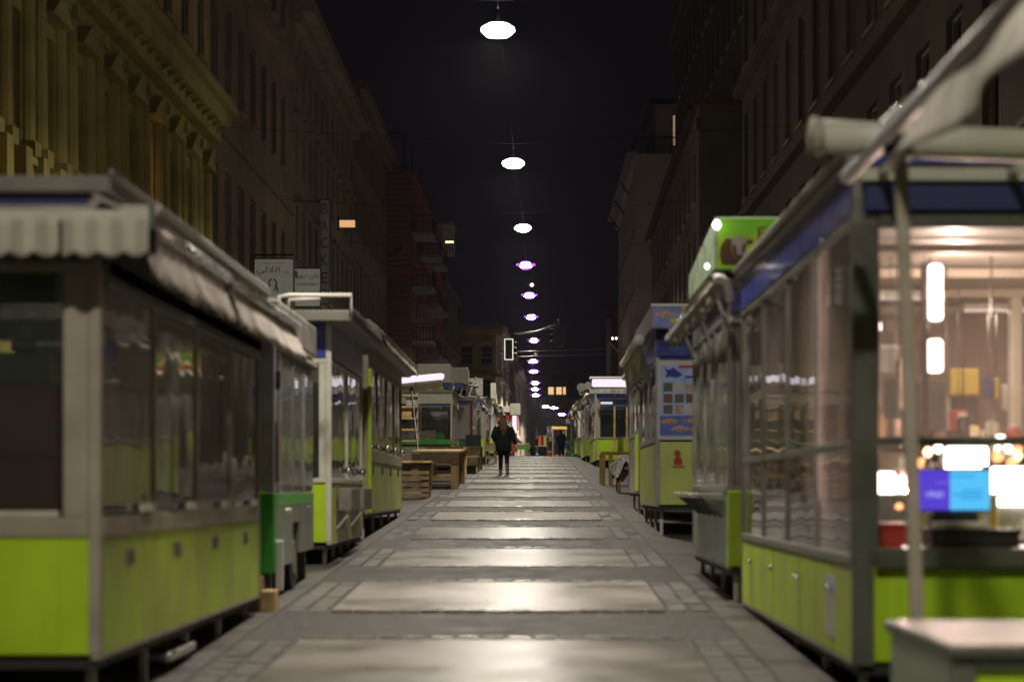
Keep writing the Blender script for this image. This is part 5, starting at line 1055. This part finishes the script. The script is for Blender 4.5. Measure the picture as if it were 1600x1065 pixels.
slat_table('long raw timber market table with a solid front board, left behind the fourth stall', -2.75, -1.66, 48.3, 52.5, gz(-2, 48.5) + .82, 'wood', .12, 7, 'timber tables on the left', .17)
slat_table('pale plank ramp table just beyond the solid front board table', -2.7, -1.75, 53.5, 57, gz(-2, 54) + .86, 'wood', .05, 6, 'timber tables on the left', .12)
def crate_stack(label, x0, y0, n, w=.95, dep=1.0, m='wood_dark'):
    t = thing('pallet_crate', label, 'pallet crate', (x0, y0, gz(x0, y0))); z = gz(x0, y0) + .02
    for k in range(n):
        for p in range(3): box('slat', (x0 + .03 * ((k + p) % 2), y0 - .02, z + p * .10 + .02), (x0 + w, y0 + .005, z + p * .10 + .09), M[m], t)
        for p in (0, 1): box('corner_block', (x0 + p * (w - .1), y0 + .006, z), (x0 + p * (w - .1) + .09, y0 + dep, z + .3), M[m], t)
        for p in range(4): box('slat', (x0 - .02, y0 + p * .25 + .02, z + .303), (x0 + w + .02, y0 + p * .25 + .2, z + .325), M[m], t)
        z += .335
    return t
crate_stack('stack of two weathered slatted crates against the fourth left stall', -2.75, 42.0, 2, .72)
t = thing('leaning_board', 'grey brown board leaning on the slatted crates', 'board', (-2.1, 44, gz(-2.1, 44)))
box('plank', (-2.85, 41.85, gz(-2.8, 42) + .70), (-1.98, 42.9, gz(-2.8, 42) + .74), M['wood'], t, .004); MB().beam((-2.02, 42.1, gz(-2, 42) + .69), (-2.16, 42.1, gz(-2, 42) - .0), .09).build('brace', M['wood_dark'], t); MB().beam((-1.98, 42.3, gz(-2, 42) + .69), (-2.06, 42.4, gz(-2, 42) + .0), .05).build('brace', M['wood_dark'], t)
t = thing('prop_pole', 'thin black pole propping the glowing lamp tube on the left', 'pole', px(648, 700, 50)); MB().tube([px(653, 705, 50), px(643, 610, 53)], .022, 8).build('pole', M['iron'], t); MB().loft([(px(643, 608, 53).x, 53, px(643, 608, 53).z - .1, .04, .04), (px(643, 608, 53).x, 53, px(643, 608, 53).z + .05, .04, .04)], 8).build('cap', M['iron'], t)
t = thing('lamp_tube', 'long glowing white lamp tube jutting out above the timber tables on the left', 'tube lamp', px(660, 592, 53.5))
MB().tube([px(612, 595, 53.5), px(690, 587.5, 53), px(694, 588, 53)], [.085, .08, .05], 12).build('tube', M['fluo'], t, smooth=True); MB().tube([px(612, 602, 53.8), px(690, 594.5, 53.3)], .07, 10).build('rail', M['frame'], t, smooth=True); MB().beam(px(648, 584, 53.4), px(650, 604, 53.4), .06).build('clamp', M['frame_dark'], t)
drape(px(614, 603, 54), px(690, 597, 53.6), .17, .2, .03, .02, (0, -1, 0), seed=81).build('canvas', M['frame_pale'], t, smooth=True, solid=.01)
# shelves behind the timber tables
t = thing('goods_shelf', 'open shelf with yellowish boards behind the timber tables', 'shelf', px(612, 700, 60)); a, c = px(600, 690, 60), px(652, 612, 60)
for k in range(5): z = a.z + (c.z - a.z) * k / 4.4; box('board', (a.x, 60, z), (c.x, 60.6, z + .05), M['wood'], t)
for x in (a.x, c.x - .06): box('upright', (x, 60.61, gz(a.x, 60) - .01), (x + .06, 60.68, c.z), M['frame'], t)
for k in range(3): q = px(628 + k * 7, 668 - 16 * k, 60.1); r = thing('carton', ('dark round topped bundle on the open shelf', 'yellow brown carton on the middle board of the open shelf', 'pale carton on the upper board of the open shelf')[k], 'carton', q); z = a.z + (c.z - a.z) * (k + 1) / 4.4 + .05; box('body', (q.x - .14, 60.1, z), (q.x + .14, 60.4, z + .2), M[('black', 'wood', 'fabric')[k]], r, .02); box('lid', (q.x - .15, 60.09, z + .203), (q.x + .15, 60.41, z + .23), M[('black', 'wood', 'fabric')[k]], r)
# black crate + low table + green cloth boxes
slat_table('dark low table with a black crate, left before the far stalls', -2.25, -1.62, 66.2, 68.8, gz(-2, 66) + .78, 'wood_dark', 0, 4, None, .07)
g = gz(-2, 66) + .78; goods(-1, -1.6, [('crate', 'black plastic crate standing on the dark low table', 'crate', .05, .50, 66.5, 67.3, g + .005, g + .32, 'black')])
slat_table('pale low bench in front of the dark low table', -2.2, -1.62, 63.2, 65.4, gz(-2, 63) + .52, 'wood', 0, 4, None, .06)
slat_table('dark trestle bench beside the far left stalls', -1.75, -1.35, 76.6, 79.2, gz(-1.6, 77) + .75, 'wood_dark', 0, 3, None, .06)
goods(-1, -1.62, [('crate', 'green plastic crate under the pale low bench', 'crate', .1, .5, 65.5, 65.9, gz(-1.9, 65.5) + .03, gz(-1.9, 65.5) + .4, 'green')])
# right: yellow pine frame with plastic sheet
t = thing('pine_frame', 'yellow pine trestle frame beside the aisle on the right', 'trestle', (1.6, 51, gz(1.6, 51)))
zt = gz(1.6, 51) + .80; box('top', (1.56, 50.9, zt - .05), (2.3, 52.4, zt), M['wood_yellow'], t)
for lx, ly in ((1.56, 50.92), (1.74, 50.92), (1.56, 52.2), (2.2, 50.92)): box('leg', (lx, ly, gz(lx, ly) - .01), (lx + .10, ly + .1, zt - .053), M['wood_yellow'], t)
box('stretcher', (1.85, 50.93, gz(1.8, 51) + .36), (2.195, 50.99, gz(1.8, 51) + .46), M['wood_yellow'], t)
t = thing('plastic_sheet', 'crumpled shiny grey plastic sheet draped on a dark stand behind the pine frame', 'plastic sheet', (2.0, 46, gz(2, 46)))
rnd = random.Random(4); mb = MB(); cz = gz(2, 46) + .72
def crum(a, b):
    x = 1.62 + .75 * a; y = 45.6 + .9 * b; e = min(a, 1 - a, b, 1 - b); return (x + .05 * math.sin(9 * b + 3 * a), y, cz + .10 * math.sin(7 * a + 5 * b) * math.sin(11 * b + 2 * a) + (-.42 * (1 - e / .22) if e < .22 else 0) * (.6 + .4 * math.sin(13 * a + 9 * b)))
mb.sheet(crum, 22, 22).build('sheet', M['plast'], t, smooth=False, solid=.006)
t = thing('dark_stand', 'dark timber stand under the crumpled plastic sheet', 'stand', (1.75, 45.7, gz(2, 46))); box('top', (1.72, 45.7, cz - .22), (2.28, 46.4, cz - .16), M['wood_dark'], t)
for lx in (1.74, 2.18):
    for ly in (45.72, 46.3): box('leg', (lx, ly, gz(lx, ly) - .01), (lx + .08, ly + .08, cz - .223), M['wood_dark'], t)
# ------------------------------------------------------------------ clutter past the crest
t = thing('market_cart', 'green draped market table with bottles past the crest, right of the woman', 'table', px(816, 705, 128)); a, c = px(805, 702, 128), px(829, 696, 128); gg = gz(0, 128)
box('top', (a.x, 128, c.z - .03), (c.x, 129.2, c.z + .05), M['wood_dark'], t); box('cloth', (a.x + .03, 127.95, a.z), (c.x - .03, 127.99, c.z - .035), M['green'], t)
for k in range(4): lx = a.x + .05 + k * (c.x - a.x - .15) / 3; box('leg', (lx, 128.1, gg - .01), (lx + .06, 128.2, c.z - .035), M['frame'], t)
for k in range(8): 
    q = thing('jar', 'small pale jar on the green draped market table', 'jar', (a.x + .08 + k * .1, 128.2, c.z + .05), 'jars on the green draped table'); MB().loft([(q.location.x, 128.2, c.z + .055, .03, .03), (q.location.x, 128.2, c.z + .17, .035, .035)], 8).build('body', M['signgrey'], q); MB().loft([(q.location.x, 128.2, c.z + .172, .025, .025), (q.location.x, 128.2, c.z + .21, .025, .025)], 8).build('lid', M['frame_dark'], q)
def far_box(nm, lb, ct, u0, v0, u1, v1, d, m, lm=None):
    a, c = px(u0, v1, d), px(u1, v0, d); r = thing(nm, lb, ct, (a.x, d, a.z)); box('body', a, c + Vector((0, .5, 0)), M[m], r, .02); box('lid', (a.x - .03, d - .03, c.z + .003), (c.x + .03, d + .53, c.z + .05), M[lm or m], r); return r
def far_table(lb, u0, u1, v, d, m, cloth=None):
    a, c = px(u0, v, d), px(u1, v, d); t = thing('folding_table', lb, 'table', (a.x, d, gz(a.x, d)))
    box('top', (a.x, d, a.z - .05), (c.x, d + .9, a.z), M[m], t)
    for lx in (a.x + .03, c.x - .08):
        for ly in (d + .03, d + .8): box('leg', (lx, ly, gz(lx, ly) - .01), (lx + .05, ly + .05, a.z - .053), M['frame_dark'], t)
    return t
far_table('pale folding table with orange boxes, between the far people', 836, 856, 696, 150, 'signgrey'); far_table('white topped folding table left of the standing man', 855, 868, 688, 155, 'white')
far_box('orange_box', 'orange red box on the pale folding table', 'box', 841, 681, 846, 696, 150.2, 'orange'); far_box('yellow_box', 'tall yellow box beside the orange red one', 'box', 849, 681, 854, 696, 150.2, 'yellow', 'signgrey')
far_box('black_crate', 'small black crate on the far end of the draped table', 'crate', 822, 685, 829, 694, 128.4, 'black'); far_box('white_box', 'small white box on the white topped folding table', 'box', 858, 683, 864, 687.6, 155.2, 'white')
far_box('red_bucket', 'small bright red container on the ground before the standing man', 'container', 856, 706, 861, 713, 131, 'red', 'white')
far_box('blue_box', 'blue box to the right of the standing man', 'box', 880, 690, 888, 700, 136, 'blue', 'print_blue'); far_box('white_bag', 'white carton low to the right of the standing man', 'carton', 882, 703, 889, 714, 134, 'white')
t = thing('market_tent', 'small yellow lit awning over a stall past the crest', 'awning', px(872, 680, 190)); a, c = px(862, 690, 190), px(886, 666, 190)
box('roof', (a.x, 190, c.z - .25), (c.x, 193, c.z), mat('lit yellow canvas', (.6, .42, .1), .8, emit=(1, .6, .15), es=.03), t, .04)
for x in (a.x + .05, c.x - .15): box('post', (x, 190, gz(x, 190) - .01), (x + .1, 190.1, c.z - .253), M['wood_dark'], t)
box('counter', (a.x + .2, 190.3, gz(1, 190)), (c.x - .2, 191.2, gz(1, 190) + 1.0), M['wood_dark'], t); box('lamp', (c.x - .55, 190.6, c.z - .55), (c.x - .25, 190.8, c.z - .4), M['warmdim'], t)
t = thing('sign_stand', 'green stand with an orange and blue sign, before the right far stalls', 'sign stand', px(893, 700, 118)); a, c = px(887, 662, 118), px(901, 647, 118)
box('upper_board', (a.x, 118, (a.z + c.z) / 2 + .003), (c.x, 118.4, c.z), mat('orange sign', (.8, .16, .05), .5, emit=(1, .2, .05), es=.35), t); box('lower_board', (a.x + .15, 118, a.z), (c.x, 118.4, (a.z + c.z) / 2), M['blue'], t); box('white_corner', (a.x - .1, 117.95, a.z + .02), (a.x + .14, 118.3, a.z + .25), M['white'], t)
for x in (a.x + .16, c.x - .08): box('post', (x, 118.1, gz(2, 118) - .01), (x + .08, 118.2, a.z - .003), M['green'], t)
box('cabinet', (a.x + .25, 118.05, gz(2, 118)), (c.x - .09, 118.6, gz(2, 118) + .55), M['green'], t); box('shelf', (a.x + .25, 118.05, gz(2, 118) + 1.0), (c.x - .09, 118.6, gz(2, 118) + 1.04), M['steel_green'], t)
t = thing('plant_pot', 'dark green bushy plant in a tub by the sign stand', 'plant', px(895, 712, 112)); p = px(895, 712, 112); p.z = gz(p.x, 112)
MB().loft([(p.x, 112, p.z, .16, .16), (p.x, 112, p.z + .3, .2, .2)], 12).build('tub', M['green'], t)
mb = MB(); rnd = random.Random(2)
for k in range(160):
    a = rnd.random() * 6.28; rr = rnd.random() ** .5 * .38; c = Vector((p.x + rr * math.cos(a), 112 + rr * math.sin(a), p.z + .3 + rnd.random() * .5)); e1 = Vector((rnd.uniform(-1, 1), rnd.uniform(-1, 1), rnd.uniform(-1, 1))).normalized() * .07; e2 = e1.orthogonal().normalized() * .035
    i = len(mb.v); mb.v += [tuple(c - e1), tuple(c + e2), tuple(c + e1), tuple(c - e2)]; mb.f.append((i, i + 1, i + 2, i + 3))
q = mb.build('foliage', mat('leaf green', (.05, .09, .03), .6), t); q['kind'] = 'stuff'
# ------------------------------------------------------------------ people
def person(label, x, d, h, coat, trousers, shoes, hair, skinm, long_hair=False, hood=False, larm='pocket', rarm='swing', stride=.10, coat_hem=.42, face=1, tag_group=None, bag=None):
    z0 = gz(x, d); k = h / 1.68; t = thing('person', label, 'person', (x, d, z0), tag_group)
    Q = lambda a, b, c: (x + a * k, d + face * b * k, z0 + c * k)
    # limb paths: a right is +x in the walker's own frame mirrored by face
    hipL, hipR = (-.085, 0, .86), (.085, 0, .86)
    kL, kR = (-.085, stride * .5 + .03, .47), (.095, -stride * .2 + .03, .47); aL, aR = (-.085, stride, .085), (.105, -stride, .085 + stride * .25)
    arms = {'pocket': lambda s: [(s * .185, 0, 1.36), (s * .30, -.06, 1.12), (s * .235, .09, .95)], 'swing': lambda s: [(s * .185, 0, 1.36), (s * .27, -.03, 1.10), (s * .345, -.02, .87)], 'fwd': lambda s: [(s * .185, 0, 1.36), (s * .24, -.02, 1.10), (s * .15, .2, 1.0)]}
    AL, AR = arms[larm](-1), arms[rarm](1)
    def limb(mb, pts, rad, n=10): mb.tube([Q(*p) for p in pts], [r * k for r in rad], n)
    body = MB()
    body.loft([(x, d, z0 + zz * k, rx * k, ry * k) for zz, rx, ry in ((.80, .12, .08), (.86, .155, .10), (.95, .15, .10), (1.08, .125, .09), (1.22, .145, .10), (1.34, .165, .09), (1.40, .09, .06), (1.44, .05, .05), (1.49, .05, .05))], 16)
    hz = 1.57; body.loft([(x, d + face * (.012 + dy) * k, z0 + zz * k, rx * k, ry * k) for zz, rx, ry, dy in ((1.46, .04, .04, .03), (1.49, .055, .065, .02), (1.53, .068, .085, .01), (1.57, .074, .094, 0), (1.61, .074, .092, -.005), (1.65, .06, .072, -.008), (1.68, .025, .03, -.008))], 16)
    body.tube([Q(0, .10, 1.585), Q(0, .125, 1.55), Q(0, .105, 1.54)], [.010 * k, .016 * k, .008 * k], 8)
    for s in (-1, 1): body.tube([Q(s * .072, -.005, 1.59), Q(s * .083, -.01, 1.57), Q(s * .074, -.005, 1.54)], [.008 * k, .014 * k, .008 * k], 6)
    for hp, kn, an in ((hipL, kL, aL), (hipR, kR, aR)):
        limb(body, [hp, kn, an], [.07, .048, .035]); limb(body, [an, (an[0], an[1] + .03, .05), (an[0], an[1] + .15, .04)], [.036, .04, .03])
    for A, s in ((AL, -1), (AR, 1)):
        limb(body, A, [.05, .04, .028]); e, w = Vector(A[1]), Vector(A[2]); dr = (w - e).normalized(); o = dr.cross(Vector((0, 1, 0))).normalized(); pd = Vector((0, 1, 0))
        limb(body, [w, w + dr * .04, w + dr * .085], [.028, .038, .034], 10)
        for j in range(4):
            b0 = w + dr * .075 + pd * (.03 - .02 * j); ln = (.06, .072, .068, .05)[j]; limb(body, [b0, b0 + dr * ln * .5, b0 + dr * ln - o * .012 * s], [.0095, .009, .007], 6)
        b0 = w + dr * .03 + pd * .03; limb(body, [b0, b0 + pd * .03 + dr * .03, b0 + pd * .035 + dr * .06], [.011, .010, .008], 6)
    body.build('body', M[skinm], t, smooth=True, voxel=.009)
    tr = MB(); tr.loft([(x, d, z0 + zz * k, rx * k, ry * k) for zz, rx, ry in ((.78, .14, .09), (.86, .17, .115), (.98, .155, .11))], 14)
    for hp, kn, an in ((hipL, kL, aL), (hipR, kR, aR)): limb(tr, [hp, ((hp[0] + kn[0]) / 2, (hp[1] + kn[1]) / 2, .66), kn, (an[0], an[1], an[2] + .06)], [.098, .085, .066, .054])
    tr.build('trousers', M[trousers], t, smooth=True, voxel=.018)
    for an in (aL, aR):
        sh = MB(); limb(sh, [(an[0], an[1], an[2] + .22), (an[0], an[1], an[2] + .08), (an[0], an[1], an[2] - .03)], [.06, .055, .05]); sh.loft([(x + an[0] * k, d + face * (an[1] + .05) * k, z0 + (an[2] - .085 + zz) * k, .048 * k, .13 * k) for zz in (.0, .03, .06)] + [(x + an[0] * k, d + face * (an[1] + .03) * k, z0 + (an[2] + .0) * k, .035 * k, .08 * k)], 12)
        b_ = sh.build('boot', M[shoes], t, smooth=True, voxel=.012); so = MB().loft([(x + an[0] * k, d + face * (an[1] + .05) * k, z0 + (an[2] - .088 + zz) * k, .05 * k, .135 * k) for zz in (-.006, .018)], 12).build('sole', M['rubber'], b_)
    c = MB(); hem = .86 - (coat_hem - .3)
    c.loft([(x, d + face * dy * k, z0 + zz * k, rx * k, ry * k) for zz, rx, ry, dy in ((hem, .205, .15, 0), (hem + .06, .23, .17, 0), (.92, .225, .165, 0), (1.08, .20, .15, 0), (1.22, .21, .155, -.005), (1.34, .215, .135, -.01), (1.40, .15, .11, -.01), (1.45, .085, .085, 0), (1.485, .078, .08, 0))], 18)
    for A in (AL, AR): limb(c, [A[0], A[1], tuple(Vector(A[1]).lerp(Vector(A[2]), .92))], [.088, .074, .056], 10)
    c.build('coat', M[coat], t, smooth=True, voxel=.018)
    hr = MB(); hy = -.02
    hr.loft([(x, d + face * (hy + dy) * k, z0 + zz * k, rx * k, ry * k) for zz, rx, ry, dy in ((1.50, .07, .05, -.03), (1.55, .086, .085, -.01), (1.61, .088, .098, 0), (1.66, .072, .08, 0), (1.70, .03, .035, 0))], 16)
    if long_hair:
        for j in range(9):
            a = -.07 + .0175 * j; hr.tube([Q(a, -.085, 1.60), Q(a * 1.15, -.13, 1.46), Q(a * 1.1 + .012 * math.sin(j * 2), -.165, 1.30), Q(a * .6 + .01 * math.cos(j * 3), -.165, 1.12 + .03 * math.sin(j * 5))], [.03 * k, .033 * k, .028 * k, .008 * k], 8)
    if hood: hr.loft([(x, d + face * dy * k, z0 + zz * k, rx * k, ry * k) for zz, rx, ry, dy in ((1.40, .13, .12, -.03), (1.48, .11, .12, -.03), (1.58, .105, .12, -.015), (1.66, .085, .10, -.01), (1.715, .03, .04, -.01))], 16)
    hr.build('hood' if hood else 'hair', M[hair], t, smooth=True, voxel=.012)
    if bag:
        bg_ = MB().loft([(x + .30 * k, d - .02, z0 + zz * k, rx * k, .06 * k) for zz, rx in ((.55, .12), (.62, .15), (.80, .13), (.84, .06))], 12).build('bag', M[bag], t, smooth=True)
    return t
M['coatdark'] = mat('dark green black coat', (.006, .009, .008), .9, var=.3, spec=.12); M['navy'] = mat('black navy cloth', (.005, .005, .010), .9, spec=.12); M['hair'] = mat('auburn hair', (.055, .025, .007), .65, var=.35, scale=30, spec=.25)
M['skin'] = mat('skin', (.45, .27, .19), .55); M['tan'] = mat('tan suede', (.15, .095, .045), .85, spec=.2); M['charcoal'] = mat('charcoal wool', (.012, .012, .014), .9, spec=.15)
person('woman with long auburn hair, dark coat and tan boots walking up the aisle', -.86, 60.8, 1.66, 'coatdark', 'navy', 'tan', 'hair', 'skin', long_hair=True, stride=.11, coat_hem=.50)
person('man in dark clothes standing beyond the crest on the right', 1.63, 132, 1.78, 'navy', 'navy', 'charcoal', 'coatdark', 'skin', larm='fwd', rarm='fwd', stride=.02, coat_hem=.36)
person('hooded dark figure half hidden beyond the crest, right of the orange box', px(849.5, 0, 168).x, 168, 1.62, 'charcoal', 'navy', 'charcoal', 'charcoal', 'skin', hood=True, larm='pocket', rarm='pocket', stride=.02)
person('figure with a pale blue bag half hidden beyond the crest', px(833, 0, 166).x, 166, 1.55, 'coatdark', 'navy', 'charcoal', 'coatdark', 'skin', larm='pocket', rarm='fwd', stride=.05, bag='print_blue')
# keep everything readable: round wheel like things excluded, all built
print('objects', len(bpy.data.objects))
# ------------------------------------------------------------------ thin haze added for soft lamp halos
hz = bpy.data.materials.new('thin haze'); hz.use_nodes = True; n_ = hz.node_tree.nodes; n_.remove(n_['Principled BSDF'])
pv = n_.new('ShaderNodeVolumePrincipled'); pv.inputs['Color'].default_value = (.8, .78, .95, 1); pv.inputs['Density'].default_value = .00013; pv.inputs['Anisotropy'].default_value = .7
hz.node_tree.links.new(pv.outputs[0], n_['Material Output'].inputs['Volume'])
o = MB().box((-75, -45, -4.5), (75, 910, 34)).build('haze', hz); o['kind'] = 'stuff'
